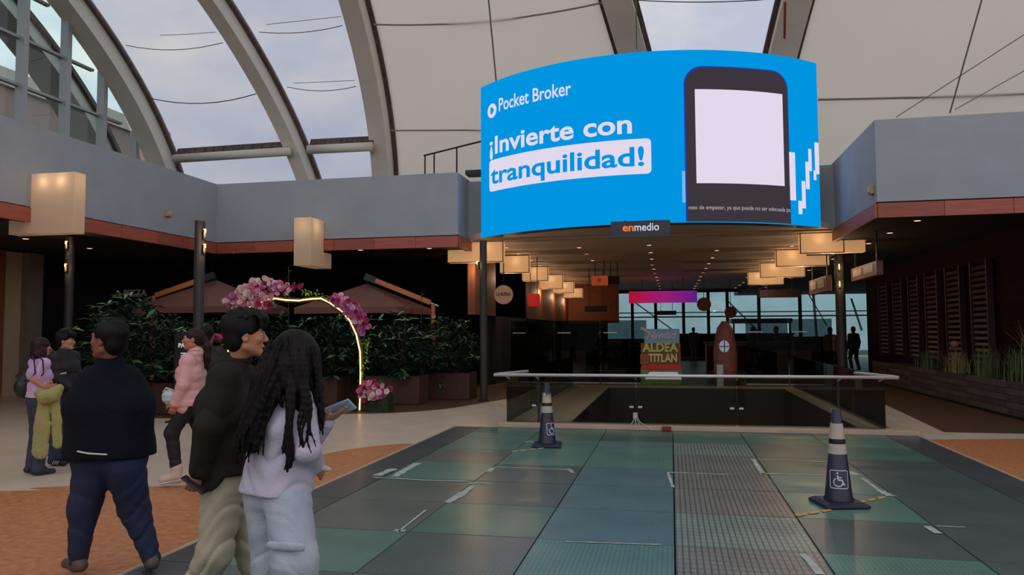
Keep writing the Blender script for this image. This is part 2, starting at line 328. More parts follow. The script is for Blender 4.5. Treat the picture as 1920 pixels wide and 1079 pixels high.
# roofs over the parapet galleries (unseen tops, keep daylight out of the shops)
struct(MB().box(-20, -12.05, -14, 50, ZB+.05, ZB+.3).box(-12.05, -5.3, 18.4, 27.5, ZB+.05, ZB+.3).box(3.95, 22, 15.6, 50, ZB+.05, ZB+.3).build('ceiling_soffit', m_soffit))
struct(MB().box(-12.3, -12.05, -14, 19, ZB+.3, 5.5).box(-12.3, -5.3, 18.4, 18.6, ZB+.3, 5.5).build('wall_parapet_backing', m_fascia))
def boards(name, p, q, nrm, z0, z1, L):
    """a wood band made of separate boards from p to q (xy), sticking out by nrm"""
    p, q, nrm = Vector((*p, 0)), Vector((*q, 0)), Vector((*nrm, 0)); d = q-p; n = max(1, round(d.length/L)); ln = d.length/n; u = d.normalized()
    root = struct(MB().prism([(p).to_2d(), (q).to_2d(), (q-nrm*.12).to_2d(), (p-nrm*.12).to_2d()], z0+.01, z1).build(name, m_black))
    for k in range(n):
        a = p+u*(k*ln+.004); b = p+u*((k+1)*ln-.004); o = nrm*(.035+.004*((k*7) % 3))
        MB().prism([a.to_2d(), b.to_2d(), (b+o).to_2d(), (a+o).to_2d()], z0, z1).build('board', m_band if (k*5) % 3 else m_band2, root)
boards('trim_band_left', (-12.0, -13), (-12.0, 18.26), (1, 0), ZB, Z0-.03, 1.2)
boards('trim_band_back', (-11.96, 18.3), (-5.2, 18.3), (0, -1), ZB, Z0-.03, 1.2)
boards('trim_band_back_return', (-5.2, 18.3), (-5.2, 19.9), (1, 0), ZB, Z0-.03, .8)
boards('trim_band_right_return', (3.9, 19.5), (3.9, 15.5), (-1, 0), ZB, Z0-.03, 1.2)
boards('trim_band_right', (3.9, 15.5), (19, 15.5), (0, -1), ZB, Z0-.03, 1.2)
# ---- corridor: ceiling with curved front canopy, side walls, end glazing
SCX, SY0, SR = -.62, 16.95, 5.84; SCY = SY0+SR; HALF = math.asin(4.07/SR)
def arc(n, r, a0=-HALF, a1=HALF): return [(SCX+r*math.sin(a0+(a1-a0)*k/n), SCY-r*math.cos(a0+(a1-a0)*k/n)) for k in range(n+1)]
ZC = 4.02
struct(MB().prism(arc(28, SR-.12)+[(3.9, 19.35), (-5.2, 19.35)], ZC-.02, ZC+.12).build('ceiling_canopy', m_ceil))
struct(MB().box(-5.22, 4.6, 19.35, 47, ZC, ZC+.15).build('ceiling_corridor', m_ceil))
struct(MB().box(-5.2, 3.9, 19.3, 19.36, ZC-.05, ZC+.0).build('trim_ceiling_seam', m_ceil))
struct(MB().box(-5.4, -5.2, 19.9, 47, 2.05, ZC).build('wall_corridor_left', m_brownwall))
struct(MB().box(-5.6, -5.3, 22, 47, 0, 2.05).build('wall_corridor_left_lower', m_black))
struct(MB().box(-5.3, 4.0, 19.6, 23, 5.3, 5.45).build('ceiling_corridor_roof', m_fascia))
struct(MB().box(4.6, 4.7, 19.6, 47, ZB+.04, ZC+.1).build('trim_ceiling_step', m_ceil))
struct(MB().box(-5.2, -2.6, 39.0, 39.2, 1.98, ZC).build('wall_corridor_end_left', m_brownwall))
struct(MB().box(-5.2, -3.2, 39.2, 39.4, 0, 1.98).build('wall_corridor_end_lower', m_black))
m_tint = thin_glass('tinted_glazing', (.66, .80, .80), .05)
gz = struct(MB().box(-5.2, 13, 46.9, 46.93, 0, 3.9).build('window_1', m_tint))
for x in (-2.3, -.9, .75, 2.2, 3.3, 5.1, 7.4, 9.6): MB().box(x-.09, x+.09, 46.75, 46.9, 0, 4.0).build('mullion', m_dark, gz)
MB().box(-5, 13, 46.75, 46.9, 3.85, 4.05).build('transom', m_dark, gz); MB().box(-5, 13, 46.78, 46.88, 2.35, 2.43).build('transom', m_dark, gz); MB().box(-5, 13, 46.78, 46.88, 2.62, 2.68).build('transom', m_dark, gz)
inlay('floor_corridor', [(-5.3, 22.5), (7.3, 22.5), (12.9, 30), (12.9, 46.7), (-5.3, 46.7)], mat('dark_corridor_floor', srgb(70, 58, 50), .35), .006)
# dark gallery / restaurant shells
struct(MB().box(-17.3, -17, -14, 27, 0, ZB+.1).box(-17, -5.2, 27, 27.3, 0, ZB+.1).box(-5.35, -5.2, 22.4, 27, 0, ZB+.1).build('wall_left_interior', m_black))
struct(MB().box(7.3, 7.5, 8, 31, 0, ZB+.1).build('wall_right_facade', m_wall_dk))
struct(MB().box(13, 20, 46.9, 47.2, 0, ZB+.1).build('wall_right_far', m_black))
pier = struct(MB().box(-16.98, -16.7, PX(8, 600, -16.7).y, PX(46, 600, -16.7).y, 0, ZB).build('wall_pier_beige', mat('beige_pier', srgb(204, 172, 144), .7, var=.05)))
struct(MB().box(-16.98, -16.5, PX(50, 600, -16.5).y, PX(79, 600, -16.5).y, 0, ZB).build('wall_pier_stone', mat('grey_stone_pier', srgb(136, 120, 110), .8, var=.08)))
struct(MB().box(-16.98, -16.6, PX(-30, 600, -16.6).y, PX(6, 600, -16.6).y, 0, ZB).build('wall_pier_red', mat('red_brown_pier', srgb(150, 80, 50), .7)))
# ---- roof vault
RY, RZ, RC, RB = 19.3, 10.6, 2.5, 4.0
def onroof(px, py, off=0.):
    d = ray(px, py); lo, hi = 5., 40.
    fn = lambda F: ((CAM+d*F).y-RC)**2/(RY-off)**2 + ((CAM+d*F).z-RB)**2/(RZ-off)**2 - 1
    for _ in range(50):
        mid = (lo+hi)/2
        if fn(mid) > 0: hi = mid
        else: lo = mid
    return CAM+d*lo
def vault(y, off=0.): return RB+(RZ-off)*math.sqrt(max(0, 1-((y-RC)/(RY-off))**2))
def ribx(pts, off=.55):
    """x as a linear function of the vault angle, fitted on the pixels the rib's crease passes"""
    P = [onroof(*p, off) for p in pts]
    t = [math.atan2((p.z-RB)/(RZ-off), (p.y-RC)/(RY-off)) for p in P]; A = np.polyfit(t, [p.x for p in P], 1)
    return lambda a: A[1]+A[0]*min(a, .9)
TH = [.055+.045*k for k in range(38)]
def ribobj(fx, w, dep, lab, clampw=.12):
    root = None; b = MB(); c = MB()
    ring = lambda o, dx: [Vector((fx(a)+dx, RC+(RY-o)*math.cos(a), RB+(RZ-o)*math.sin(a))) for a in TH]
    A = ring(dep, 0), ring(dep, -w), ring(0, -w), ring(0, 0); n = len(TH)
    b.add([p for r_ in A for p in r_], [((k % 4)*n+i, ((k+1) % 4)*n+i, ((k+1) % 4)*n+i+1, (k % 4)*n+i+1) for k in range(4) for i in range(n-1)])
    o = struct(b.build('ceiling_rib', m_rib)); o['label'] = lab
    for dx in (0, -w-clampw):
        A = ring(.1, dx), ring(.1, dx+clampw), ring(-.04, dx+clampw), ring(-.04, dx); c = MB()
        c.add([p for r_ in A for p in r_], [((k % 4)*n+i, ((k+1) % 4)*n+i, ((k+1) % 4)*n+i+1, (k % 4)*n+i+1) for k in range(4) for i in range(n-1)])
        c.build('clamp_strip', m_clamp, o)
    return o
rib_px = {'A': [(129, 0), (178, 62), (231, 147), (276, 222), (307, 302)], 'B': [(398, 0), (462, 89), (511, 178), (547, 249), (575, 328)],
          'C': [(672, 0), (696, 107), (718, 213), (728, 319)], 'D': [(1184, 0), (1210, 92)], 'E': [(1526, 0), (1496, 108)]}
fA, fB, fC, fD, fE = [ribx(rib_px[k]) for k in 'ABCDE']
ribobj(fA, .62, .6, 'pale steel arch rib against the glazed end wall'); ribobj(fB, .42, .6, 'second pale steel arch rib, between the two clear roof strips')
ribobj(fC, .52, .55, 'pale steel arch rib beside the beige membrane'); rD = ribobj(fD, .72, .45, 'dark steel rib left of the sky strip above the screen'); rE = ribobj(fE, .68, .45, 'dark steel rib right of the sky strip above the screen')
fG = lambda a: 12.5+.5*min(a, .9); fK = lambda a: 19.0+0*a
ribobj(fG, .6, .55, 'pale steel arch rib far to the right')
m_film = thin_glass('clear_roof_film', (.49, .51, .545), .03, .2, .35, (.30, .31, .33))
m_film2 = thin_glass('clearer_roof_film', (.60, .615, .61), .03, .2, .15, (.30, .30, .31))
m_pvc = bpy.data.materials.new('beige_pvc_membrane'); m_pvc.use_nodes = True
_n = m_pvc.node_tree; _n.nodes.clear(); _o = _n.nodes.new('ShaderNodeOutputMaterial'); _t = _n.nodes.new('ShaderNodeBsdfTranslucent'); _d = _n.nodes.new('ShaderNodeBsdfDiffuse'); _x = _n.nodes.new('ShaderNodeMixShader')
_tc = _n.nodes.new('ShaderNodeTexCoord'); _z = _n.nodes.new('ShaderNodeTexNoise'); _z.inputs['Scale'].default_value = .5; _z.inputs['Detail'].default_value = 6; _cr = _n.nodes.new('ShaderNodeValToRGB')
_cr.color_ramp.elements[0].color = (.545, .495, .42, 1); _cr.color_ramp.elements[1].color = (.605, .555, .475, 1)
for a_, b_ in ((_tc.outputs['Object'], _z.inputs['Vector']), (_z.outputs[0], _cr.inputs[0]), (_cr.outputs[0], _t.inputs[0]), (_cr.outputs[0], _d.inputs[0]), (_t.outputs[0], _x.inputs[1]), (_d.outputs[0], _x.inputs[2]), (_x.outputs[0], _o.inputs[0])): _n.links.new(a_, b_)
_x.inputs[0].default_value = .45
def panel(name, f0, f1, m, dx0=0., dx1=0., sag=0., lab=None):
    vs = []; n = len(TH); K = 9
    for a in TH:
        for k in range(K):
            u = k/(K-1); s = -sag*4*u*(1-u)
            vs.append((f0(a)+dx0+(f1(a)+dx1-f0(a)-dx0)*u, RC+(RY+s)*math.cos(a), RB+(RZ+s)*math.sin(a)))
    o = struct(MB().add(vs, [(i*K+k, i*K+k+1, (i+1)*K+k+1, (i+1)*K+k) for i in range(n-1) for k in range(K-1)]).build(name, m, smooth=True), lab)
    return o
pa = panel('ceiling_film', fA, fB, m_film, 0, -.42, .12, 'milky clear roof film between the left two ribs')
pb = panel('ceiling_film', fB, fC, m_film, 0, -.52, .1, 'milky clear roof film between second and third ribs')
pc = panel('ceiling_membrane', fC, fD, m_pvc, 0, -.72, .35, 'beige roof membrane left of the sky strip')
pd = panel('ceiling_film', fD, fE, m_film2, 0, -.68, .05, 'clear roof strip showing cloudy sky above the screen')
pe = panel('ceiling_membrane', fE, fG, m_pvc, 0, -.6, .35, 'beige roof membrane right of the sky strip')
pf = panel('ceiling_film', fG, fK, m_film, 0, 0, .1, 'milky clear roof film at the far right')
def strip_on(panelobj, pts, r, m, off, name='seam'):
    MB().tube([onroof(px, py, off) for px, py in pts], r, 6).build(name, m, panelobj)
def curve_px(p, q, sag, n=8): return [(p[0]+(q[0]-p[0])*k/n, p[1]+(q[1]-p[1])*k/n+sag*4*(k/n)*(1-k/n)) for k in range(n+1)]
strip_on(pc, curve_px((700, 46), (1130, 5), 14, 12), .022, m_seam, .3); strip_on(pc, curve_px((733, 245), (1180, 240), 1, 12), .022, m_seam, .3)
strip_on(pe, curve_px((1534, 187), (2350, 150), 6, 18), .03, m_seam, .3)
strip_on(pa, curve_px((236, 85), (418, 80), 11), .010, m_clamp, .2, 'cable'); strip_on(pa, curve_px((280, 184), (480, 176), 14), .014, m_clamp, .2, 'cable')
strip_on(pb, curve_px((486, 60), (642, 48), 7), .010, m_clamp, .2, 'cable'); strip_on(pb, curve_px((538, 163), (668, 162), 8), .010, m_clamp, .2, 'cable')
strip_on(pa, curve_px((300, 66), (405, 60), 1), .008, m_seam, .1, 'cable'); strip_on(pb, curve_px((500, 46), (640, 31), 0), .008, m_seam, .1, 'cable'); strip_on(pb, curve_px((550, 156), (665, 151), 0), .008, m_seam, .1, 'cable')
strip_on(pd, curve_px((1190, 0), (1450, -2), 5), .012, m_dark, .1, 'cable')
for i, (p, q, r_, lab) in enumerate([((905, -120), (931, 160), .02, 'thin dark suspension cable hanging left of the screen'), ((1880, -140), (1781, 212), .02, 'steepest thin cable crossing the right membrane'),
        ((2300, -180), (1680, 220), .012, 'long slanting cable above the right parapet'), ((2300, -80), (1790, 206), .012, 'short slanting cable above the right parapet edge')]):
    tag(MB().tube([onroof(*p, 1.2), onroof(*q, 1.2)], r_, 6).build('cable', m_seam), lab, 'cable')
MB().tube([onroof(1472, 4, .7), onroof(1471, 72, .7)], .03, 6).build('cord', mat('red_cord', srgb(150, 60, 50), .7), rE)['label'] = 'red cord hanging along the rib'
MB().tube([onroof(1192, -10, .7), onroof(1194, 92, .7)], .015, 6).build('cord', mat('green_cord', srgb(120, 150, 90), .7), rD)['label'] = 'thin green cord hanging along the rib'
# gutters / strut tubes between ribs
def strut(p, q, lab):
    a, c = onroof(*p, .75), onroof(*q, .75); t = thing('gutter_strut', lab, 'gutter', a)
    MB().tube([a, c], .13, 14).build('tube', m_rib, t, smooth=True)
    up = Vector((0, .12, .28)); n = 12; g = MB(); 
    for k in range(n):
        x0, x1 = a.lerp(c, k/n), a.lerp(c, (k+.93)/n); g.add([x0+up*.5, x1+up*.5, x1+up*1.25, x0+up*1.25, x0+up*.5+Vector((0, .1, 0)), x1+up*.5+Vector((0, .1, 0)), x1+up*1.25+Vector((0, .1, 0)), x0+up*1.25+Vector((0, .1, 0))], [(0, 1, 2, 3), (7, 6, 5, 4), (0, 4, 5, 1), (3, 2, 6, 7), (0, 3, 7, 4), (1, 5, 6, 2)])
    tag(g.build('gutter_plates', m_clamp, t), 'weathered gutter plates', kind='stuff')
strut((327, 298), (545, 284), 'pale tube strut with weathered gutter between left two ribs'); strut((578, 281), (698, 275), 'shorter pale tube strut between second and third ribs')
# ---- left glazed gable (plane x = -14)
GX = min(fA(.15), fA(.6))-.75
m_gab = thin_glass('gable_glass', (.50, .64, .64), .05)
pts = [(GX, RC+(RY-.3)*math.cos(a), RB+(RZ-.3)*math.sin(a)) for a in TH]; n_ = len(pts)
gab = struct(MB().add(pts+[(GX, p[1], 4.2) for p in pts], [(i, i+1, n_+i+1, n_+i) for i in range(n_-1)]).build('window_2', m_gab))
m_mull = mat('pale_mullion', srgb(176, 178, 178), .5, metal=.2)
for px, top in ((28, 0), (111, 12), (182, 100), (245, 203), (-70, 0), (-190, 0)):
    b = PX(px, 260, GX); zt = min(PX(px, top, GX).z, vault(b.y)-.5) if top else vault(b.y)-.5
    MB().box(GX+.02, GX+.26, b.y-.075, b.y+.075, 4.2, zt).build('mullion', m_mull, gab)
for p in ((111, 107), (116, 27), (111, 191)):
    q = PX(*p, GX); ymax = RC+(RY-.7)*math.sqrt(max(0, 1-((q.z-RB)/(RZ-.7))**2))
    MB().box(GX+.02, GX+.14, -13, ymax, q.z-.035, q.z+.035).build('transom', m_mull, gab)
for k in range(4): 
    z = [8.9, 10.9, 12.2][k % 3]
# outer arch beyond the gable and the distant wall seen through it
fO = ribx([(20, 30), (105, 138), (150, 205)], .6); ribobj(fO, 1.0, .5, 'outer pale arch seen through the glazed end wall')
struct(MB().box(-30, -29.6, 0, 40, 4, PX(60, 140, -30).z-1.2).build('wall_outside', mat('pink_outer_wall', srgb(170, 140, 130), .8)))
struct(MB().box(-30, -29.4, 0, 40, PX(60, 140, -30).z-1.2, PX(60, 140, -30).z-.4).build('wall_outside_cornice', mat('cream_outer_wall', srgb(206, 198, 178), .8)))
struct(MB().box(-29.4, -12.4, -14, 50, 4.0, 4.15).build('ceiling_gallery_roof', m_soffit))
# ================================================================ LED SCREEN
def on_cyl(px, py, r=SR):
    d = ray(px, py); o = CAM; a = d.x**2+d.y**2; ox, oy = o.x-SCX, o.y-SCY
    b = 2*(ox*d.x+oy*d.y); c = ox**2+oy**2-r*r; t = (-b-math.sqrt(max(0, b*b-4*a*c)))/(2*a); p = o+d*t
    return math.atan2(p.x-SCX, SCY-p.y)*SR, p.z
def cyl(s, z, off=0.): a = s/SR; return Vector((SCX+(SR+off)*math.sin(a), SCY-(SR+off)*math.cos(a), z))
SZ0, SZ1 = on_cyl(905, 446)[1], on_cyl(1240, 95)[1]; S0, S1 = -HALF*SR, HALF*SR
scr = thing('led_screen', 'huge curved blue advertising screen hanging over the corridor mouth', 'screen', (SCX, SY0, SZ0))
N = 40; b = MB(); ring = []
for off, z in ((-.02, SZ0), (-.02, SZ1), (-.35, SZ1), (-.35, SZ0)): ring += [cyl(S0+(S1-S0)*k/N, z, off) for k in range(N+1)]
K = N+1; b.add(ring, [(q*K+i, q*K+i+1, ((q+1) % 4)*K+i+1, ((q+1) % 4)*K+i) for q in range(4) for i in range(N)] + [(0, K, 2*K, 3*K), (N, 3*K+N, 2*K+N, K+N)]); b.build('cabinet', m_dark, scr)
def cyl_patch(name, poly_fn, m, off, thick=.0):
    pass
def cyl_rect(name, s0, s1, z0, z1, m, off, rad=0., n=24):
    """a (rounded) rectangle lying on the curved face, built as vertical strips"""
    vs = []; fs = []
    for k in range(n+1):
        u = k/n
        if rad: u = (1-math.cos(PI*u))/2
        s = s0+(s1-s0)*u; e = min(s-s0, s1-s); dz = 0
        if rad and e < rad: dz = rad-math.sqrt(max(0, rad*rad-(rad-e)**2))
        vs += [cyl(s, z0+dz, off), cyl(s, z1-dz, off)]
    fs = [(2*i, 2*i+2, 2*i+3, 2*i+1) for i in range(n)]
    return MB().add(vs, fs).build(name, m, scr)
e_blue = emis('screen_blue', srgb(0, 148, 224)); e_white = emis('screen_white', srgb(226, 216, 236)); e_grey = emis('screen_phone_grey', srgb(60, 54, 60)); e_edge = emis('screen_phone_edge', srgb(40, 60, 160)); e_lt = emis('screen_light_blue', srgb(120, 185, 240))
cyl_rect('display', S0, S1, SZ0, SZ1, e_blue, 0, n=48)
def cyl_text(s, p0, width_px, m, off, size_px, bold):
    a, za = on_cyl(*p0); e, _ = on_cyl(*width_px); me = text_mesh(s, 1., bold=bold, extrude=0)
    xs = [v.co.x for v in me.vertices]; k = (e-a)/(max(xs)-min(xs)); zk = size_px
    for v in me.vertices: v.co = WM[scr.name].inverted() @ cyl(a+(v.co.x-min(xs))*k, za+v.co.y*zk, off)
    xs = [v.co.x for v in me.vertices]; ang = [(sum(me.vertices[i].co.x for i in p.vertices)/len(p.vertices)) for p in me.polygons]
    iv = sorted((min(xs[i] for i in p.vertices), max(xs[i] for i in p.vertices), p.index) for p in me.polygons); groups = []; end = -1e9
    for lo, hi, ix in iv:
        if lo > end+.17*zk: groups.append([])
        groups[-1].append(ix); end = max(end, hi)
    for gq in groups:
        b = MB(); mp_ = {}
        for ix in gq:
            for i in me.polygons[ix].vertices:
                if i not in mp_: mp_[i] = len(b.v); b.v.append(WM[scr.name] @ me.vertices[i].co)
            b.f.append(tuple(mp_[i] for i in me.polygons[ix].vertices))
        b.build('lettering', m, scr)
z_of = lambda px, py: on_cyl(px, py)[1]
cyl_text('Pocket Broker', (936, 209), (1071, 178), e_white, .012, (z_of(1040, 160)-z_of(1040, 187))*1.35, .012)
a, z = on_cyl(923, 208); rr = (z_of(923, 195)-z_of(923, 222))/2
MB().add([cyl(a, z, .011)]+[cyl(a+rr*math.cos(2*PI*k/24), z+rr*math.sin(2*PI*k/24), .011) for k in range(24)], [(0, 1+k, 1+(k+1) % 24) for k in range(24)]).build('logo_disc', e_white, scr)
MB().add([cyl(a-rr*.3, z+rr*.5, .016), cyl(a-rr*.3, z-rr*.5, .016), cyl(a+rr*.15, z-rr*.42, .016), cyl(a+rr*.5, z, .016), cyl(a+rr*.15, z+rr*.42, .016)], [(0, 1, 2, 3, 4)]).build('logo_arrow', e_blue, scr)
cyl_text('¡Invierte con', (919, 291), (1185, 248), e_white, .012, (z_of(1170, 220)-z_of(1170, 249))*1.75, .022)
a0, _ = on_cyl(918, 330); a1, _ = on_cyl(1221, 290)
cyl_rect('text_box', a0, a1, z_of(1221, 324)-.02, z_of(1221, 261)+.02, e_white, .008, rad=.09, n=30)
cyl_text('tranquilidad!', (921, 346), (1208, 310), e_blue, .016, (z_of(1208, 275)-z_of(1208, 311))*1.4, .022)
s0, s1 = on_cyl(1287, 300)[0], on_cyl(1479, 300)[0]; zb, zt = SZ0+.02, z_of(1370, 128)
cyl_rect('phone_edge', s0-.03, s1+.02, zb, zt+.02, e_edge, .004, rad=.0, n=2).hide_render = False
bpy.data.objects.remove(bpy.data.objects['phone_edge'])
vs = []; n = 30; rad = .42
def top_round(s0, s1, zb, zt, rad, off, m, name):
    vs = []; 
    for k in range(n+1):
        u = (1-math.cos(PI*k/n))/2; s = s0+(s1-s0)*u; e = min(s-s0, s1-s); dz = rad-math.sqrt(max(0, rad*rad-(rad-e)**2)) if e < rad else 0
        vs += [cyl(s, zb, off), cyl(s, zt-dz, off)]
    return MB().add(vs, [(2*i, 2*i+2, 2*i+3, 2*i+1) for i in range(n)]).build(name, m, scr)
top_round(s0-.035, s1+.02, zb, zt+.03, rad, .004, e_edge, 'phone_outline'); top_round(s0, s1, zb, zt, rad, .008, e_grey, 'phone_body')
cyl_rect('blank_panel', on_cyl(1304, 250)[0], on_cyl(1468, 250)[0], z_of(1390, 345), z_of(1390, 170), e_white, .012, n=10)
cyl_text('ntes de empezar, ya que puede no ser adecuada pa', (1291, 393), (1481, 398), emis('screen_small_text', srgb(170, 165, 175)), .014, .13, .004)
for x0, x1, y0, y1 in ((1480, 1491, 286, 376), (1495, 1502, 377, 402), (1502, 1509, 340, 391), (1510, 1517, 304, 355), (1516, 1522, 280, 321), (1525, 1530, 320, 338), (1528, 1536, 268, 327)):
    cyl_rect('chart_bar', on_cyl(x0, 330)[0], min(S1-.01, on_cyl(min(x1, 1536), 330)[0]), z_of((x0+x1)/2, y1), z_of((x0+x1)/2, y0), e_white, .010, n=2)
cyl_rect('chart_bar', on_cyl(1279, 350)[0], s0-.035, z_of(1284, 380), z_of(1284, 321), e_lt, .010, n=2)
# ---- small hanging sign below the screen
q0, q1 = PY(1145, 416, 16.9), PY(1257, 443, 16.9)
sg = thing('hanging_sign', 'dark rectangular sign reading enmedio just below the big screen', 'sign', (q0.x, 16.9, q1.z))
MB().box(q0.x, q1.x, 16.9, 17.0, q1.z, q0.z).build('panel', mat('navy_panel', srgb(20, 26, 44), .3), sg)
MB().box(q0.x+.3, q0.x+.34, 16.93, 16.97, q0.z, ZC+.02).build('bracket', m_dark, sg); MB().box(q1.x-.34, q1.x-.3, 16.93, 16.97, q0.z, ZC+.02).build('bracket', m_dark, sg)
t0, t1, t2 = PY(1167, 434, 16.9), PY(1188, 434, 16.9), PY(1234, 434, 16.9)
put_text('lettering_orange', 'en', .24, emis('sign_orange', srgb(240, 120, 60)), sg, (t0.x, 16.89, t0.z), (1, 0, 0), (0, 0, 1), width=t1.x-t0.x, bold=.006)
put_text('lettering_white', 'medio', .24, emis('sign_white', srgb(210, 210, 220)), sg, (t1.x+.01, 16.89, t0.z), (1, 0, 0), (0, 0, 1), width=t2.x-t1.x, bold=.002)
# ================================================================ LANTERNS
pp_big = paper_mat('pale_lantern_paper', srgb(216, 198, 176), srgb(255, 214, 176), .06)
pp_small = paper_mat('amber_lantern_paper', srgb(214, 188, 156), srgb(255, 200, 142), .30)
def lamp_or_fill(parent, p, e, r=.05, col=(1, .72, .42)):
    l = bpy.data.lights.new('bulb_or_fill', 'POINT'); l.energy = e; l.color = col; l.shadow_soft_size = r
    o = bpy.data.objects.new('bulb_or_fill', l); COL.objects.link(o); o.parent = parent; o.location = WM[parent.name].inverted() @ Vector(p)
def prof(t, pm, a, c):
    """two stacked boxes sharing one face, as a single stepped shade"""
    if abs(a[0]-c[0]) > .01 or abs(a[1]-c[1]) > .01:   # stepped in x: outline in xz, extruded along y
        lo, hi = (a, c) if a[4] < c[4] else (c, a); x0, x1 = lo[0], lo[1]; u0, u1 = hi[0], hi[1]; pl = [(x0, lo[4]), (x1, lo[4]), (x1, lo[5]), (u1, lo[5]), (u1, hi[5]), (u0, hi[5]), (u0, lo[5]), (x0, lo[5])]; M_ = lambda p, e: (p[0], e, p[1]); e0, e1 = a[2], a[3]
    else: lo, hi = (a, c) if a[4] < c[4] else (c, a); pl = [(lo[2], lo[4]), (lo[3], lo[4]), (lo[3], lo[5]), (hi[3], lo[5]), (hi[3], hi[5]), (hi[2], hi[5]), (lo[2], lo[5])]; M_ = lambda p, e: (e, p[0], p[1]); e0, e1 = a[0], a[1]
    q = [pl[0]]
    for p in pl[1:]:
        if (Vector(p)-Vector(q[-1])).length > .012: q.append(p)
    n = len(q); MB().add([M_(p, e0) for p in q]+[M_(p, e1) for p in q], [tuple(range(n)), tuple(range(n, 2*n))[::-1]]+[(k, n+k, n+(k+1) % n, (k+1) % n) for k in range(n)]).build('paper_shade', pm, t, bevel=.012)
def lantern(lab, boxes, pm, group=None, frame=True, glow=None):
    """boxes: list of (x0,x1,y0,y1,z0,z1), the first is the main paper box"""
    x0, x1, y0, y1, z0, z1 = boxes[0]
    t = thing('box_lantern', lab, 'lantern', ((x0+x1)/2, (y0+y1)/2, z0), group)
    prof(t, pm, *boxes) if len(boxes) > 1 else MB().box(*boxes[0]).build('paper_shade', pm, t, bevel=.012)
    if glow:
        for p_, e_ in glow: lamp_or_fill(t, p_, e_, .03, (1, .76, .5))
    if frame:
        f = MB(); e = .011
        for a, c in (((x0, z0), (x1, z0)), ((x0, z1), (x1, z1))): f.box(a[0]-e, c[0]+e, y0-e, y0+e, a[1]-e, a[1]+e)
        f.box(x1-e, x1+e, y0-e, y0+e, z0, z1); f.box(x0-e, x0+e, y0-e, y0+e, z0, z1); f.build('frame', mat('bronze_frame', srgb(96, 66, 42), .5), t)
    return t
# two big ones on the left parapets
l1 = lantern('large pale box lantern projecting from the left parapet', [(-12.46, -11.0, 12.2, 12.48, 3.50, 3.97), (-11.98, -11.0, 12.2, 12.48, 3.97, 4.66)], pp_big, frame=False, glow=[((-11.7, 12.34, 4.5), 1.6), ((-11.3, 12.34, 4.5), 1.6)])
l2 = lantern('pale box lantern projecting from the rear left parapet', [(-9.32, -8.85, 17.55, 18.75, 3.28, 3.68), (-9.32, -8.85, 17.55, 18.28, 3.68, 4.5)], pp_big, frame=False, glow=[((-9.08, 17.85, 4.3), 2.5)])
def gl_(q): return [((q[0]+(q[1]-q[0])*u, (q[2]+q[3])/2, q[4]+(q[5]-q[4])*.7), 1.0) for u in (.3, .7)]
def under(q, t): lamp_or_fill(t, ((q[0]+q[1])/2, (q[2]+q[3])/2, q[4]-.16), 20, .01, (1, .66, .38))  # added fill lamp below the lantern, put in to brighten the ceiling
ext = lambda px0, px1, pyt, pyb, y, d=.28: (PY(px0, pyb, y).x, PY(px1, pyb, y).x, y, y+d, PY((px0+px1)/2, pyb, y).z, PY((px0+px1)/2, pyt, y).z)
for k, (px0, px1, pt, pb_, y) in enumerate([(839, 943, 454, 492, 19.45), (910, 992, 480, 512, 23.0), (953, 1027, 501, 527, 26.6), (985, 1055, 516, 542, 30.2), (1016, 1076, 529, 550, 33.8), (1040, 1092, 541, 559, 37.4)]):
    lantern(['nearest amber box lantern', 'second amber box lantern', 'third amber box lantern', 'fourth amber box lantern', 'fifth amber box lantern', 'farthest amber box lantern'][k]+' on the left side of the corridor', [ext(px0, px1, pt, pb_, y)], pp_small, 'amber lanterns on the left of the corridor', glow=gl_(ext(px0, px1, pt, pb_, y))); under(ext(px0, px1, pt, pb_, y), bpy.data.objects[list(WM)[-1]].parent)
for k, (px0, px1, pt, pb_, y) in enumerate([(1501, 1623, 436, 474, 19.7), (1456, 1556, 468, 499, 23.6), (1426, 1510, 493, 520, 27.6), (1403, 1470, 510, 534, 31.6)]):
    q = ext(px0, px1, pt, pb_, y); bx = [q]
    if k == 0: bx = [(q[0], PY(1582, 460, y).x, q[2], q[3], q[4], q[5]), (q[0], q[1], q[2]+.01, q[3]-.01, q[4], PY(1600, 446, y).z)]
    lantern(['nearest amber box lantern', 'second amber box lantern', 'third amber box lantern', 'farthest amber box lantern'][k]+' on the right side of the corridor', bx, pp_small, 'amber lanterns on the right of the corridor', glow=gl_(q)); under(q, bpy.data.objects[list(WM)[-1]].parent)
# ================================================================ DOWNLIGHTS
m_dl = emis('downlight_warm', srgb(255, 205, 170), 1.6); m_dlr = emis('downlight_red', srgb(255, 120, 90), 1.4); m_ring = mat('downlight_trim', srgb(170, 150, 130), .5)
dlme = {}
for nm, mm in (('w', m_dl), ('r', m_dlr)):
    b_ = MB().lathe([(.062, -.006), (.062, .0)], (0, 0, 0), 14); me = bpy.data.meshes.new('lens'); me.from_pydata([tuple(v) for v in b_.v], [], b_.f); me.materials.append(mm); dlme[nm] = me
b_ = MB().lathe([(.085, -.004), (.085, .012)], (0, 0, 0), 14); ringme = bpy.data.meshes.new('trim_ring'); ringme.from_pydata([tuple(v) for v in b_.v], [], b_.f); ringme.materials.append(m_ring)
ORD = ['nearest', 'second', 'third', 'fourth', 'fifth', 'sixth', 'seventh', 'eighth', 'ninth', 'tenth', 'farthest']
_cnt = {}
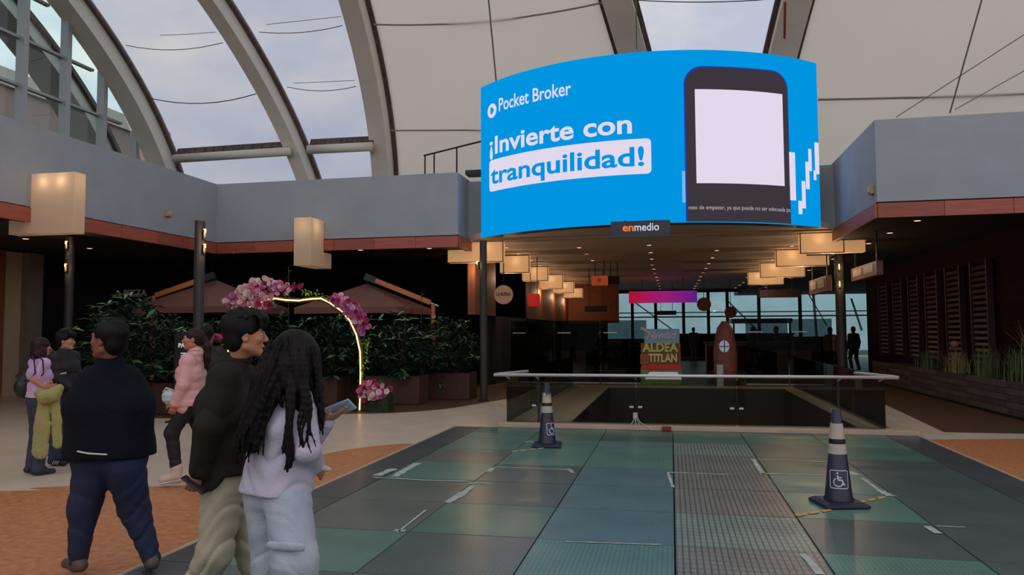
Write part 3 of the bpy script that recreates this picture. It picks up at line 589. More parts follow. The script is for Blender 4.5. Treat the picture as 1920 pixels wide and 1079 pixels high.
def downlight(px, py, z, lab, group, col='w'):
    if group: k = _cnt[group] = _cnt.get(group, -1)+1; lab = ORD[k]+' '+lab
    p = PZ(px, py, z-.008); t = thing('downlight', lab, 'ceiling light', p, group)
    inst('trim_ring', ringme, t, p, (0, 0, 0)); inst('lens', dlme[col], t, p, (0, 0, 0))
zc = ZC
for k, (x, y) in enumerate([(1217, 460), (1220, 474), (1222, 486), (1223, 497), (1226, 505), (1228, 513), (1231, 520), (1233, 526), (1235, 532), (1237, 537), (1238, 542)]): downlight(x, y, zc, 'round downlight in the left of the two long centre rows', 'downlights of the left centre row', 'r' if k in (3, 5, 8) else 'w')
for k, (x, y) in enumerate([(1344, 470), (1336, 483.6), (1329, 494.5), (1323.7, 503.5), (1318, 511.7), (1314, 519), (1311, 525.8), (1307, 532), (1304, 537), (1302, 541)]): downlight(x, y, zc, 'round downlight in the right of the two long centre rows', 'downlights of the right centre row', 'r' if k in (4, 7) else 'w')
for x, y in [(949, 464.6), (972, 476), (995, 488), (1011.6, 498)]: downlight(x, y, zc, 'warm downlight beside the left amber lanterns', 'downlights beside the left lanterns')
for x, y in [(1086, 464.6), (1111, 489)]: downlight(x, y, zc, 'white downlight between left lanterns and left centre row', 'downlights between left lanterns and centre row')
downlight(1100, 476.6, zc, 'reddish downlight between left lanterns and left centre row', None, 'r')
for x, y in [(948, 517.6), (982.5, 531), (1010, 540.7)]: downlight(x, y, ZB+.05, 'warm downlight in the dark soffit under the left lanterns', 'downlights under the left lanterns')
for x, y in [(1485, 461.6), (1448.5, 487.5), (1400.7, 521), (1394, 530), (1387, 535), (1379, 540)]: downlight(x, y, zc, 'warm downlight along the inner ends of the right lanterns', 'downlights inside the right lanterns')
for x, y in [(1628.5, 457), (1562, 486), (1517, 507), (1483, 522), (1521.6, 527), (1436, 539)]: downlight(x, y, ZB+.05, 'warm downlight under the right row of lanterns', 'downlights under the right lanterns')
for x, y in [(1720, 414), (1668.6, 437)]: downlight(x, y, ZB+.05, 'white downlight in the dark soffit at the right', 'downlights in the right soffit')
for x, y in [(48, 448), (168, 466)]: downlight(x, y, ZB+.05, 'white downlight in the soffit at the far left', 'downlights in the left soffit')
for x, y in [(436, 475), (676, 469), (805, 466)]: downlight(x, y, ZB+.05, 'white downlight just behind the rear left wood band', 'downlights in the rear left soffit')
# ================================================================ LAMP POSTS
def lamp_post(lab, x, y, h, r, zl, side):
    t = thing('lamp_post', lab, 'lamp post', (x, y, 0)); MB().lathe([(r, 0), (r, h-.5), (r, h)], (x, y, 0), 18).build('pole', m_post, t, smooth=False)
    MB().lathe([(r*1.6, 0), (r*1.6, .02), (r, .03)], (x, y, 0), 18).build('base_plate', m_dark, t)
    d = Vector(side).normalized()
    for z in zl:
        c = Vector((x, y, z))+d*(r+.03); f = MB().obox(c, (.05, .05, .16), Matrix.Rotation(math.atan2(d.y, d.x), 3, 'Z')).build('lamp_housing', m_dark, t, bevel=.006)
        MB().obox(c+d*.02+Vector((0, 0, .06)), (.05, .03, .07), Matrix.Rotation(math.atan2(d.y, d.x), 3, 'Z')).build('lamp_glass', emis('post_lamp', srgb(255, 190, 110), 3.0), f)
        lamp_or_fill(t, c+d*.1, 4, .03, (1, .7, .35))
PP = PZ(907, 752); lamp_post('tall charcoal lamp post beside the left end of the glass railing', PP.x, PP.y, PY(907, 452, PP.y).z, .085, [3.12], (-.9, -.4, 0))
q = PF(372, 600, 14.1); lamp_post('charcoal lamp post rising behind the woman in pink', q.x, q.y, PY(372, 415, q.y).z, .095, [PY(379, 440, q.y).z, PY(379, 468, q.y).z], (.9, -.35, 0))
q = PF(128, 600, 16.6); lamp_post('lamp post with two lit lamps under the far left gallery', q.x, q.y, ZB, .09, [PY(128, 462, q.y).z, PY(128, 504, q.y).z], (.15, -1, 0))
q = PF(1577, 600, 20.5); lamp_post('dark lamp post with two flame-like lamps by the right shops', q.x, q.y, ZB+.04, .13, [PY(1573, 503, q.y).z, PY(1573, 535, q.y).z], (-.25, -1, 0))
# sensor boxes on the parapets
for px, py, X, Y, lab in ((313, 400, -12.0, None, 'small beige box fixed to the left parapet'), (1637, 356, 3.9, None, 'small beige box fixed to the return of the right parapet')):
    p = PX(px, py, X); s = .05 if X < 0 else -.05; t = thing('sensor_box', lab, 'sensor', (X, p.y, p.z-.09))
    MB().box(X, X+s*1.6, p.y-.09, p.y+.09, p.z-.09, p.z+.09).build('housing', mat('beige_plastic', srgb(176, 156, 120), .5), t, bevel=.01); MB().box(X+s*1.6, X+s*1.9, p.y-.06, p.y+.06, p.z-.05, p.z+.05).build('face_plate', mat('pale_plastic', srgb(196, 180, 146), .5), t)
# roof-top guard rail left of the screen
gr = thing('guard_rail', 'thin metal guard rail on the roof left of the screen', 'railing', (PY(796, 318, 19.8).x, 19.8, 5.6))
a, c = PY(795, 292, 19.8), PY(903, 265, 18.9); tp = [a.lerp(c, k/10) for k in range(11)]
MB().tube(tp, .024, 8).build('rail', m_dark, gr)
for px in (797, 815, 858): u = (px-795)/108; p = a.lerp(c, u); MB().tube([p, Vector((p.x, p.y, 5.3))], .022, 8).build('post', m_dark, gr)
for (px, py) in ((886, 323),): p = PY(px, py, 19.2); tag(MB().box(p.x-.2, p.x+.35, 19.2, 19.6, p.z-.06, p.z+.06).build('floodlight', m_dark), 'dark floodlight on the parapet beside the screen', 'floodlight')
# ================================================================ GLASS RAILING
ra = thing('glass_railing', 'frameless glass balustrade with steel handrail around the stair opening', 'railing', (0.4, 12.55, .075))
m_rg = thin_glass('railing_glass', (.66, .68, .62), .012)
jx = [PY(px, 760, 12.55).x for px in (950, 1010, 1193, 1382, 1572, 1660)]
for x0, x1 in zip(jx[:-1], jx[1:]):
    MB().box(x0+.01, x1-.01, 12.55, 12.562, .06, .88).build('glass_panel', m_rg, ra)
for x in jx[1:-1]:
    for s in (-.09, .05):
        if x in (jx[1], jx[4]) and s > 0: continue
        MB().box(x+s-.02, x+s+.045, 12.53, 12.55, .34, .37).build('clamp', m_steel, ra)
for x in (jx[1], jx[4]): MB().box(x-.018, x+.018, 12.54, 12.57, .06, .86).build('joint_strip', m_dark, ra)
for x in (jx[0], jx[-1]):
    for k in range(4): MB().box(x-.006, x+.006, 12.58+k*2.2, 12.58+k*2.2+2.17, .06, .88).build('glass_panel', m_rg, ra)
h0, h1 = PY(926, 703, 12.25), PY(1685, 709, 12.25)
zr = (h0.z+h1.z)/2; h0.z = h1.z = zr
hr = MB().tube([Vector((h0.x+.35, 13.4, zr)), Vector((h0.x+.02, 12.45, zr)), h0, h1, Vector((h1.x-.02, 12.45, zr)), Vector((h1.x-.35, 13.4, zr))], .026, 12); hr.build('handrail', m_steel, ra, smooth=True)
for x in jx: 
    x = min(max(x, h0.x+.2), h1.x-.2); MB().tube([(x, 12.55, .8), (x, 12.45, zr-.06), (x, 12.25, zr-.015)], .012, 6).build('bracket', m_steel, ra)
p = PY(1241, 709, 12.2); MB().add([(p.x-.26, 12.22, zr-.03), (p.x+.30, 12.22, zr-.03), (p.x+.24, 12.5, zr+.05), (p.x-.2, 12.5, zr+.05), (p.x-.26, 12.22, zr-.05), (p.x+.30, 12.22, zr-.05), (p.x+.24, 12.5, zr+.03), (p.x-.2, 12.5, zr+.03)], [(0, 1, 2, 3), (7, 6, 5, 4), (0, 4, 5, 1), (1, 5, 6, 2), (2, 6, 7, 3), (3, 7, 4, 0)]).build('rail_plate', mat('white_plate', srgb(205, 200, 200), .4), ra)  # thin white plate tilted up at the handrail
# small things at the curb
p = PZ(1193, 793, .08); t = thing('socket_stand', 'small white socket stand with a cable on the curb', 'socket', (p.x, 12.45, .075)); mw = mat('white_plastic', srgb(190, 186, 180), .5)
MB().box(p.x-.035, p.x+.035, 12.44, 12.48, .18, .27).build('box', mw, t)
for dx in (-.07, .0, .07): MB().tube([(p.x, 12.46, .2), (p.x+dx, 12.42+abs(dx)*.4, .08)], .008, 6).build('leg', mw, t)
MB().tube([(p.x+.03, 12.44, .2), (p.x+.08, 12.41, .12), (p.x+.16, 12.38, .08), (p.x+.24, 12.36, .012), (p.x+.26, 12.3, .012)], .006, 6).build('cable', mw, t)
p = PZ(1250, 801, .04); tag(MB().box(p.x-.07, p.x+.07, 12.33, 12.375, .005, .075).build('red_box', mat('red_plastic', srgb(150, 30, 24), .5), bevel=.008), 'small red box against the front of the curb', 'box')
# far glass screens
m_fg = thin_glass('smoked_glass', (.36, .42, .42), .012)
xs = [-4.9, -3.5, -2.1, -.7, .9, 2.1, 3.3, 4.5]
for k in range(7):
    if k in (3, 4): continue
    t = thing('glass_screen', ['leftmost', 'second', 'third', '', '', 'fourth', 'rightmost'][k]+' tall smoked glass screen behind the stair opening', 'glass screen', ((xs[k]+xs[k+1])/2, 23.0, 0), 'smoked glass screens')
    MB().box(xs[k]+.02, xs[k+1]-.02, 23.0, 23.015, .02, 1.9).build('pane', m_fg, t); MB().box(xs[k]+.02, xs[k+1]-.02, 22.98, 23.04, 0, .04).build('shoe', m_steel, t)
    MB().box(xs[k]+.1, xs[k]+.5, 22.97, 23.0, 1.52, 1.545).build('clamp', m_steel, t)
# ================================================================ CORRIDOR SIGNS AND SHOPS
def disc_sign(lab, px, py, rpx, F, col, txt=None, dep=.06):
    c = PF(px, py, F); r_ = rpx*F/1420; t = thing('round_sign', lab, 'sign', (c.x, c.y, c.z-r_))
    n = 28; b = MB(); b.add([(c.x+r_*math.cos(2*PI*k/n), c.y+dy, c.z+r_*math.sin(2*PI*k/n)) for dy in (0, dep) for k in range(n)], [tuple(range(n)), tuple(range(n, 2*n))[::-1]]+[(k, n+k, n+(k+1) % n, (k+1) % n) for k in range(n)])
    b.build('disc', mat('disc_'+lab[:14], col, .6), t); MB().tube([(c.x, c.y+.03, c.z+r_), (c.x, c.y+.03, ZC)], .015, 6).build('hanger', m_dark, t)
    if txt: put_text('lettering', txt, .14, m_dark, t, (c.x-r_*.8, c.y-.006, c.z-.03), (1, 0, 0), (0, 0, 1), width=r_*1.6, bold=.004)
disc_sign('pinkish round sign with small dark lettering hanging left of the corridor', 944, 553, 18, 21.8, srgb(200, 164, 156), 'LA BUENA')
disc_sign('larger brown round sign hanging before the far glazing', 1320, 571, 13, 34, srgb(120, 74, 52)); disc_sign('smaller brown round sign hanging before the far glazing', 1370, 586, 11, 36, srgb(124, 78, 56))
def board_sign(name, lab, px0, px1, py0, py1, y, m, d=.1, hang=True, cat='sign'):
    a, c = PY(px0, py1, y), PY(px1, py0, y); t = thing(name, lab, cat, ((a.x+c.x)/2, y, a.z)); MB().box(a.x, c.x, y, y+d, a.z, c.z).build('panel', m, t, bevel=.01)
    if hang:
        for u in (.2, .8): MB().box(a.x+(c.x-a.x)*u-.012, a.x+(c.x-a.x)*u+.012, y+d*.4, y+d*.6, c.z, ZC).build('hanger', m_dark, t)
    return t, a, c
board_sign('hanging_sign', 'small red sign hanging beside the round pinkish sign', 990, 1011, 551, 575, 24.5, mat('sign_red', srgb(190, 30, 26), .5, emit=.25, ecol=srgb(220, 20, 20)))
t, a, c = board_sign('pendant_lamp', 'small orange-red box pendant in the corridor', 1109, 1138, 517, 535, 26, mat('pendant_orange', srgb(190, 90, 60), .6, emit=.2, ecol=srgb(255, 110, 70)), .4, cat='lamp')
MB().box((a.x+c.x)/2-.06, (a.x+c.x)/2+.06, 25.97, 26, a.z+.1, c.z-.08).build('mark', mat('pale_mark', srgb(220, 160, 120), .6), t)
board_sign('air_unit', 'dark box hanging right of the orange pendant', 1140, 1161, 518, 533, 27, m_dark, .4, cat='unit'); board_sign('air_unit', 'long dark box hanging low before the brown wall', 1096, 1139, 574, 585, 30, m_dark, .3, cat='unit')
m_ban = bpy.data.materials.new('red_violet_video_banner'); m_ban.use_nodes = True; _n = m_ban.node_tree; _n.nodes.clear(); _o = _n.nodes.new('ShaderNodeOutputMaterial'); _e = _n.nodes.new('ShaderNodeEmission'); _tc = _n.nodes.new('ShaderNodeTexCoord'); _s = _n.nodes.new('ShaderNodeSeparateXYZ'); _c = _n.nodes.new('ShaderNodeValToRGB'); _nz = _n.nodes.new('ShaderNodeTexNoise'); _mm = _n.nodes.new('ShaderNodeMapping'); _mm.inputs['Scale'].default_value = (.5, 1, 4); _nz.inputs['Scale'].default_value = 3
_c.color_ramp.elements[0].color = (*srgb(176, 14, 44), 1); _c.color_ramp.elements[1].color = (*srgb(90, 30, 130), 1); _c.color_ramp.elements.new(.5).color = (*srgb(150, 30, 110), 1)
_a = _n.nodes.new('ShaderNodeMix'); _a.data_type = 'RGBA'; _a.blend_type = 'ADD'; _a.inputs[0].default_value = .0
for x_, y_ in ((_tc.outputs['Generated'], _s.inputs[0]), (_s.outputs[0], _c.inputs[0]), (_tc.outputs['Object'], _mm.inputs[0]), (_mm.outputs[0], _nz.inputs['Vector']), (_c.outputs[0], _a.inputs[6]), (_nz.outputs[0], _a.inputs[7]), (_a.outputs[2], _e.inputs[0]), (_e.outputs[0], _o.inputs[0])): _n.links.new(x_, y_)
board_sign('video_banner', 'long red and violet video banner over the far shopfronts', 1179, 1307, 545, 569, 36, m_ban, .15, cat='screen')
board_sign('hanging_sign', 'long brown box sign hanging in front of the right glazing', 1424, 1502, 543, 558, 33, mat('brown_sign', srgb(72, 44, 34), .6), .5)
board_sign('hanging_sign', 'small dark bar sign hanging before the far glazing', 1232, 1268, 583, 591, 40, m_dark, .2)
def flag(lab, p0, p1, h, d=.22):
    a, c = Vector(p0), Vector(p1); u = (c-a); u.z = 0; L_ = u.length; u.normalize(); n_ = Vector((0, 0, 1)).cross(u); t = thing('flag_sign', lab, 'sign', (a+c)/2)
    R_ = Matrix((u, n_, Vector((0, 0, 1)))).transposed(); cc = (a+c)/2; MB().obox(cc, (L_, d, h), R_).build('box', mat('brown_flag_sign', srgb(104, 70, 58), .6), t)
    for s in (-.24, .24): MB().obox(cc+u*L_*s-n_*(d/2+.005), (L_*.38, .01, h*.5), R_).build('lettering_panel', mat('worn_white_lettering', srgb(170, 150, 140), .6, emit=.08, ecol=(1, .9, .8)), t)
def long_sign(lab, x, y0, y1, z0, z1):
    t = thing('flag_sign', lab, 'sign', (x, (y0+y1)/2, z0)); MB().box(x, x+.14, y0, y1, z0, z1).build('box', mat('brown_flag_sign', srgb(120, 80, 66), .6), t, bevel=.01)
    L_ = y1-y0
    for u in (.12, .55): MB().box(x-.01, x, y0+L_*u, y0+L_*(u+.34), z0+(z1-z0)*.3, z1-(z1-z0)*.18).build('lettering_panel', mat('worn_white_lettering', srgb(150, 130, 122), .6, emit=.03, ecol=(1, .9, .8)), t)
    for y in (y0+.2, y1-.2): MB().box(x+.05, x+.08, y-.015, y+.015, z1, ZB+.05).build('hanger', m_dark, t)
long_sign('brown box sign with pale lettering panels hanging nearest in the right soffit', 4.42, 17.8, 20.2, 2.78, 3.1)
long_sign('dark box sign with pale lettering panels hanging before the right glazing', 4.1, 21.6, 24.2, 2.62, 3.05)
# Christmas display behind the stair opening
YB = 22.6
a, c = PY(1201, 700, YB), PY(1274, 617, YB); t = thing('christmas_board', 'colourful upright Christmas board reading Navidad with yellow letters', 'display board', ((a.x+c.x)/2, YB, 0))
bw = c.x-a.x; zt = c.z
MB().box(a.x+.12, c.x, YB, YB+.08, .75, zt).build('sky_panel', mat('sky_blue_board', srgb(150, 190, 220), .6), t, bevel=.03)
MB().box(a.x, c.x+.06, YB-.03, YB+.1, .0, .52).build('green_base', mat('board_green', srgb(120, 150, 84), .7, var=.2, vscale=8), t, bevel=.03)
MB().box(a.x+.02, c.x+.04, YB-.05, YB, .44, .6).build('red_ribbon', mat('board_red', srgb(220, 56, 54), .6), t, bevel=.02)
MB().box(a.x+.02, c.x+.02, YB-.02, YB+.02, .58, 1.22).build('log_panel', mat('board_brown', srgb(140, 96, 60), .7, var=.3, vscale=7), t)
for k in range(5): MB().tube([(a.x, YB-.05, .64+k*.055), (a.x+.26, YB-.05, .64+k*.055)], .025, 8).build('log', mat('board_log', srgb(196, 120, 90), .6), t)
put_text('lettering_white', 'Navidad', .3, mat('lettering_white', srgb(225, 215, 225), .5), t, (a.x+.2, YB-.02, 1.36), (1, 0, .0), (0, 0, 1), width=bw*.74, bold=.008, shear=.3, extrude=.02)
put_text('lettering_green', 'ALDEA', .34, mat('lettering_green_gold', srgb(220, 226, 120), .5), t, (a.x+.08, YB-.04, .98), (1, 0, 0), (0, 0, 1), width=bw*.9, bold=.012, extrude=.02)
put_text('lettering_gold', 'TITLAN', .32, mat('lettering_gold', srgb(245, 220, 150), .5), t, (a.x+.24, YB-.04, .68), (1, 0, 0), (0, 0, 1), width=bw*.72, bold=.012, extrude=.02)
MB().tube([(a.x+.02, YB-.03, zt+.02), (a.x+.14, YB-.03, zt-.02), (a.x+.3, YB-.03, zt-.16)], [.05, .06, .03], 8).build('candy_curl', mat('candy_white', srgb(225, 205, 205), .5), t)
a, c = PY(1344, 700, YB), PY(1378, 606, YB); t = thing('tree_house_prop', 'brown trunk-shaped Christmas prop with a round white window', 'decoration', ((a.x+c.x)/2, YB, 0)); mxx = (a.x+c.x)/2
MB().lathe([(.36, 0), (.33, .5), (.34, .9), (.29, 1.3), (.22, 1.65), (.08, 1.85)], (mxx, YB+.35, 0), 18).build('trunk', mat('trunk_brown', srgb(140, 84, 76), .7, var=.2, vscale=6), t, smooth=True)
w = PY(1358, 650, YB); n = 20; MB().add([(w.x+.14*math.cos(2*PI*k/n), YB+dy, w.z+.17*math.sin(2*PI*k/n)) for dy in (-.06, .2) for k in range(n)], [tuple(range(n)), tuple(range(n, 2*n))[::-1]]+[(k, n+k, n+(k+1) % n, (k+1) % n) for k in range(n)]).build('window_pane', mat('window_white', srgb(190, 200, 230), .4, emit=.15, ecol=(.8, .85, 1)), t)
MB().box(w.x-.012, w.x+.012, YB-.075, YB-.06, w.z-.17, w.z+.17).box(w.x-.14, w.x+.14, YB-.075, YB-.06, w.z-.012, w.z+.012).build('window_bars', m_dark, t)
p = PY(1350, 692, YB-.2); tag(MB().box(p.x-.09, p.x+.09, YB-.22, YB-.2, 0, p.z+.12).build('notice_plate', mat('pale_plate', srgb(190, 186, 190), .5)), 'small blank pale plate in front of the trunk prop', 'plate')
# ================================================================ CONES
m_navy = mat('navy_rubber', srgb(22, 24, 52), .45); m_refl = mat('grey_reflective_band', srgb(186, 172, 160), .35, var=.06, vscale=10); m_blk = mat('black_band', srgb(14, 12, 16), .5); m_wht = mat('white_decal', srgb(215, 215, 225), .5)
def cone(lab, px, py, hd, turn, torn=False):
    c = PZ(px, py); t = thing('traffic_cone', lab, 'cone', (c.x, c.y, .0), 'wheelchair parking cones'); x, y = c.x, c.y
    R_ = Matrix.Rotation(hd, 3, 'Z'); s = .2
    foot = MB(); foot.add([R_ @ Vector((a*s*k, b_*s*k, z)) + Vector((x, y, 0)) for k, z in ((1, .004), (1, .028), (.78, .05)) for a, b_ in ((-1, -1), (1, -1), (1, 1), (-1, 1))],
        [(0, 3, 2, 1), (8, 9, 10, 11)]+[(q*4+k, q*4+(k+1) % 4, q*4+4+(k+1) % 4, q*4+4+k) for q in range(2) for k in range(4)]); foot.build('base', m_navy, t, bevel=.008)
    rad = lambda z: .122-(z-.04)*.1015
    def seg(nm, z0, z1, m, e=0): MB().lathe([(rad(z0)+e, z0), (rad(z1)+e, z1)], (x, y, 0), 28).build(nm, m, t, smooth=False)
    MB().lathe([(rad(.03)+.008, .03), (rad(.05)+.008, .06), (rad(.07), .075), (rad(.86), .86), (rad(.87)-.006, .868)], (x, y, 0), 28).build('body', m_navy, t, smooth=True)
    seg('upper_reflective_band', .60, .74, m_refl, .003); seg('black_ring', .555, .60, m_blk, .003); seg('lower_reflective_band', .465, .555, m_refl, .003)
    fwd = math.atan2(CAM.y-y, CAM.x-x)+turn; S = .105; zc_ = .245
    def surf(u, v, e): a = fwd + u/ (rad(zc_+v)+.0001); r_ = rad(zc_+v)+e; return Vector((x+r_*math.cos(a), y+r_*math.sin(a), zc_+v))
    def stroke(nm, pts, w, parent=t, closed=False):
        P = [Vector(p) for p in pts]; fine = []
        for i in range(len(P)-(0 if closed else 1)): a_, b2 = P[i], P[(i+1) % len(P)]; n_ = max(1, int((b2-a_).length/.012)); fine += [a_.lerp(b2, k/n_) for k in range(n_)]
        fine.append(P[0] if closed else P[-1]); vs = []
        for i, p in enumerate(fine):
            if closed: d = (fine[(i+1) % (len(fine)-1)]-fine[(i-1) % (len(fine)-1)])
            else: d = fine[min(i+1, len(fine)-1)]-fine[max(i-1, 0)]
            d.normalize(); q_ = Vector((-d.y, d.x)); vs += [surf(p.x+q_.x*w, p.y+q_.y*w, .004), surf(p.x-q_.x*w, p.y-q_.y*w, .004)]
        MB().add(vs, [(2*i, 2*i+1, 2*i+3, 2*i+2) for i in range(len(fine)-1)]).build(nm, m_wht, parent)
    h = .078; rc = .014; fr = []
    for cx_, cy_, a0 in ((h-rc, h-rc, 0), (-h+rc, h-rc, 90), (-h+rc, -h+rc, 180), (h-rc, -h+rc, 270)): fr += [(cx_+rc*math.cos(math.radians(a0+k*30)), cy_+rc*math.sin(math.radians(a0+k*30))) for k in range(4)]
    stroke('decal_frame', fr, .0035, closed=True)
    stroke('decal_wheel', [(-.008+.038*math.cos(math.radians(a)), -.024+.036*math.sin(math.radians(a))) for a in range(120, 350, 12)], .0045)
    stroke('decal_rider', [(-.012, .036), (-.008, -.004), (.022, -.004), (.038, -.045), (.05, -.04)], .006); stroke('decal_arm', [(-.008, .018), (.02, .016)], .0045)
    stroke('decal_head', [(-.013+.004*math.cos(math.radians(a)), .055+.004*math.sin(math.radians(a))) for a in range(0, 360, 40)], .005, closed=True)
    if torn:
        b_ = MB(); 
        for k in range(5): aa = fwd-.9+k*.28; b_.add([(x+(rad(z)+.004)*math.cos(aa+da), y+(rad(z)+.004)*math.sin(aa+da), z) for z, da in ((.74, -.12), (.74, .16), (.66+.02*(k % 3), .03))], [(0, 1, 2)])
        b_.build('torn_edge', m_navy, t)
    return t
cone('nearer navy cone with wheelchair symbol on the right of the glass floor', 1573, 947, .25, .08)
cone('farther navy cone with torn grey band near the left end of railing', 1026, 837, .1, .75, True)
# ================================================================ UMBRELLAS
m_canvas = mat('brown_canvas', srgb(118, 78, 68), .8, var=.04); m_arm = mat('orange_wood_arm', srgb(190, 112, 60), .5, var=.15, vscale=3, stretch=(1, 1, 10))
def umbrella(lab, apex, F, hw, zrim, armA, armB, Farm):
    c = PF(*apex, F); t = thing('garden_umbrella', lab, 'umbrella', (c.x, c.y, 0), 'brown garden umbrellas'); A = (c.x, c.y, c.z)
    ring = [(c.x+hw*sx*math.cos(0)*1, c.y+hw*sy, zrim) for sx, sy in ((-1, -1), (0, -1.0), (1, -1), (1, 0), (1, 1), (0, 1), (-1, 1), (-1, 0))]
    vs = [A]+ring+[(x, y, z-.16) for x, y, z in ring]; b = MB(); b.add(vs, [(0, 1+k, 1+(k+1) % 8) for k in range(8)]); b.build('canopy', m_canvas, t)
    b = MB(); b.add([(x, y, z-dz) for x, y, z in ring for dz in (0, .15)], [(2*k, 2*k+1, 2*((k+1) % 8)+1, 2*((k+1) % 8)) for k in range(8)]); b.build('valance', m_canvas, t)
    for k in range(0, 8): MB().tube([(c.x, c.y, c.z-.05), (ring[k][0], ring[k][1], zrim-.03)], .015, 6).build('rib', m_dark, t)
    p, q = PF(*armA, Farm), PF(*armB, Farm); d = (q-p).normalized(); M_ = d.to_track_quat('X', 'Z').to_matrix()
    MB().obox(p.lerp(q, .53), ((q-p).length*.86, .12, .13), M_).build('arm', m_arm, t, bevel=.01); MB().obox(p.lerp(q, .05), (.3, .14, .17), M_).build('arm_cap', m_dark, t); MB().obox(p.lerp(q, .985), (.35, .03, .03), M_).build('arm_tip', m_steel, t)
    MB().tube([Vector((c.x, c.y, c.z)), p], .03, 8).build('hanger', m_dark, t)
    MB().tube([q, Vector((q.x, q.y, 0))], .055, 10).build('mast', m_arm, t); MB().box(q.x-.4, q.x+.4, q.y-.3, q.y+.5, 0.004, .06).build('base_plate', m_dark, t)
umbrella('brown garden umbrella with orange arm above the left shrubs', (404, 525), 19.4, 1.35, 2.22, (398, 518), (288, 556), 19.0)
umbrella('brown garden umbrella with orange arm behind the flower arch', (688, 532), 19.8, 1.35, 2.2, (688, 520), (812, 570), 19.4)
# ================================================================ SHRUBS
def leaf_mesh(name, L_, w, m, fold=.25, droop=.2):
    rows = [(0, .05), (.25, .75), (.5, 1), (.75, .7), (1, .03)]; vs = []
    for u, k in rows: z = -droop*L_*u*u; vs += [(-w*k/2, u*L_, z+fold*w*k/2), (0, u*L_, z), (w*k/2, u*L_, z+fold*w*k/2)]
    fs = [f for i in range(4) for f in ((3*i, 3*i+1, 3*i+4, 3*i+3), (3*i+1, 3*i+2, 3*i+5, 3*i+4))]
    me = bpy.data.meshes.new(name); me.from_pydata(vs, [], fs); me.materials.append(m); me.polygons.foreach_set('use_smooth', [True]*len(fs)); return me
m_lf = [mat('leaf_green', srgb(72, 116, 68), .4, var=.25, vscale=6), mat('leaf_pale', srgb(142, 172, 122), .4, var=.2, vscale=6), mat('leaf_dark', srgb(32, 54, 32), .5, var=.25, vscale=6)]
LM = [leaf_mesh('leaf', .24, .075, m_lf[0]), leaf_mesh('leaf', .22, .05, m_lf[1], droop=.5), leaf_mesh('leaf', .26, .08, m_lf[2], droop=.35), leaf_mesh('leaf', .17, .055, m_lf[0], droop=.4)]
m_stem = mat('brown_stem', srgb(74, 58, 40), .8)
def shrub(lab, c, rx, ry, z0, z1, n, seed, pale=.3, bulk=900, leafset=None, ls=1.):
    r = random.Random(seed); t = thing('leafy_shrub', lab, 'shrub', (c[0], c[1], 0), 'leafy shrubs of the terrace'); zc, rz = (z0+z1)/2, (z1-z0)/2
    def rot(d, roll): return (d.to_track_quat('Y', 'Z') @ Euler((0, roll, 0)).to_quaternion()).to_euler()
    def spot(k0, k1):
        while True:
            v = Vector((r.uniform(-1, 1), r.uniform(-1, 1), r.uniform(-1, 1)))
            if .05 < v.length < 1: break
        l_ = v.length; v = v/l_*(k0+(k1-k0)*l_**.5); bump_ = 1+.16*math.sin(v.x*7+seed)*math.cos(v.z*6+v.y*5)
        return Vector((c[0]+v.x*rx*bump_, c[1]+v.y*ry*bump_, zc+v.z*rz*bump_)), v
    for k in range(n):   # outer leaves, one by one, in whorls
        if k % 6 == 0: base, v = spot(.82, 1.02); 
        if base.y > c[1]+ry*.3: base.y = c[1]-abs(base.y-c[1])
        a = 2*PI*(k % 6)/6+r.random(); d = Vector((math.cos(a), math.sin(a)*.8-.3, .05+.4*r.random()+v.z*.5)).normalized()
        up = v.z > .1 and r.random() < pale+.3
        inst('leaf', leafset[k % len(leafset)] if leafset else LM[1 if up else (0 if r.random() < .6 else 2)], t, base, rot(d, r.uniform(-.5, .5)), ls*r.uniform(.8, 1.25))
    b = MB()
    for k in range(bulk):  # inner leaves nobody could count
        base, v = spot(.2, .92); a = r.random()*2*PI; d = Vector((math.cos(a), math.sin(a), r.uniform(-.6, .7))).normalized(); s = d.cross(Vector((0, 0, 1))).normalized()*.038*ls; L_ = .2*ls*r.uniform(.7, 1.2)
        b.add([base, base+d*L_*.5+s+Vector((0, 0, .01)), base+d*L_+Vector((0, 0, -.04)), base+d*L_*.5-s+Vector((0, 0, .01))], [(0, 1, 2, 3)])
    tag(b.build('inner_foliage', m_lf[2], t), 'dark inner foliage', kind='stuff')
    for k in range(5):
        x = c[0]+r.uniform(-.25, .25); y = c[1]+r.uniform(-.1, .1); MB().tube([(x, y, .35), (x+r.uniform(-.1, .1), y, z0+.3), (x+r.uniform(-.4, .4)*rx, y+r.uniform(-.2, .2), zc+rz*.4)], [.02, .016, .008], 5).build('stem', m_stem, t)
    return t
def planter(lab, c, w, d, h, m):
    t = thing('planter_box', lab, 'planter', (c[0], c[1], .004), 'brown planter boxes'); x, y = c[0], c[1]; e = .03
    MB().box(x-w/2, x+w/2, y-d/2, y-d/2+e, .01, h).box(x-w/2, x+w/2, y+d/2-e, y+d/2, .01, h).box(x-w/2, x-w/2+e, y-d/2+e, y+d/2-e, .01, h).box(x+w/2-e, x+w/2, y-d/2+e, y+d/2-e, .01, h).build('walls', m, t, bevel=.006)
    MB().box(x-w/2+e, x+w/2-e, y-d/2+e, y+d/2-e, .06, h-.06).build('soil', mat('dark_soil', srgb(40, 30, 24), .95, bump=.5, bscale=60), t)
m_pl = mat('brown_planter', srgb(72, 42, 32), .6, var=.12)
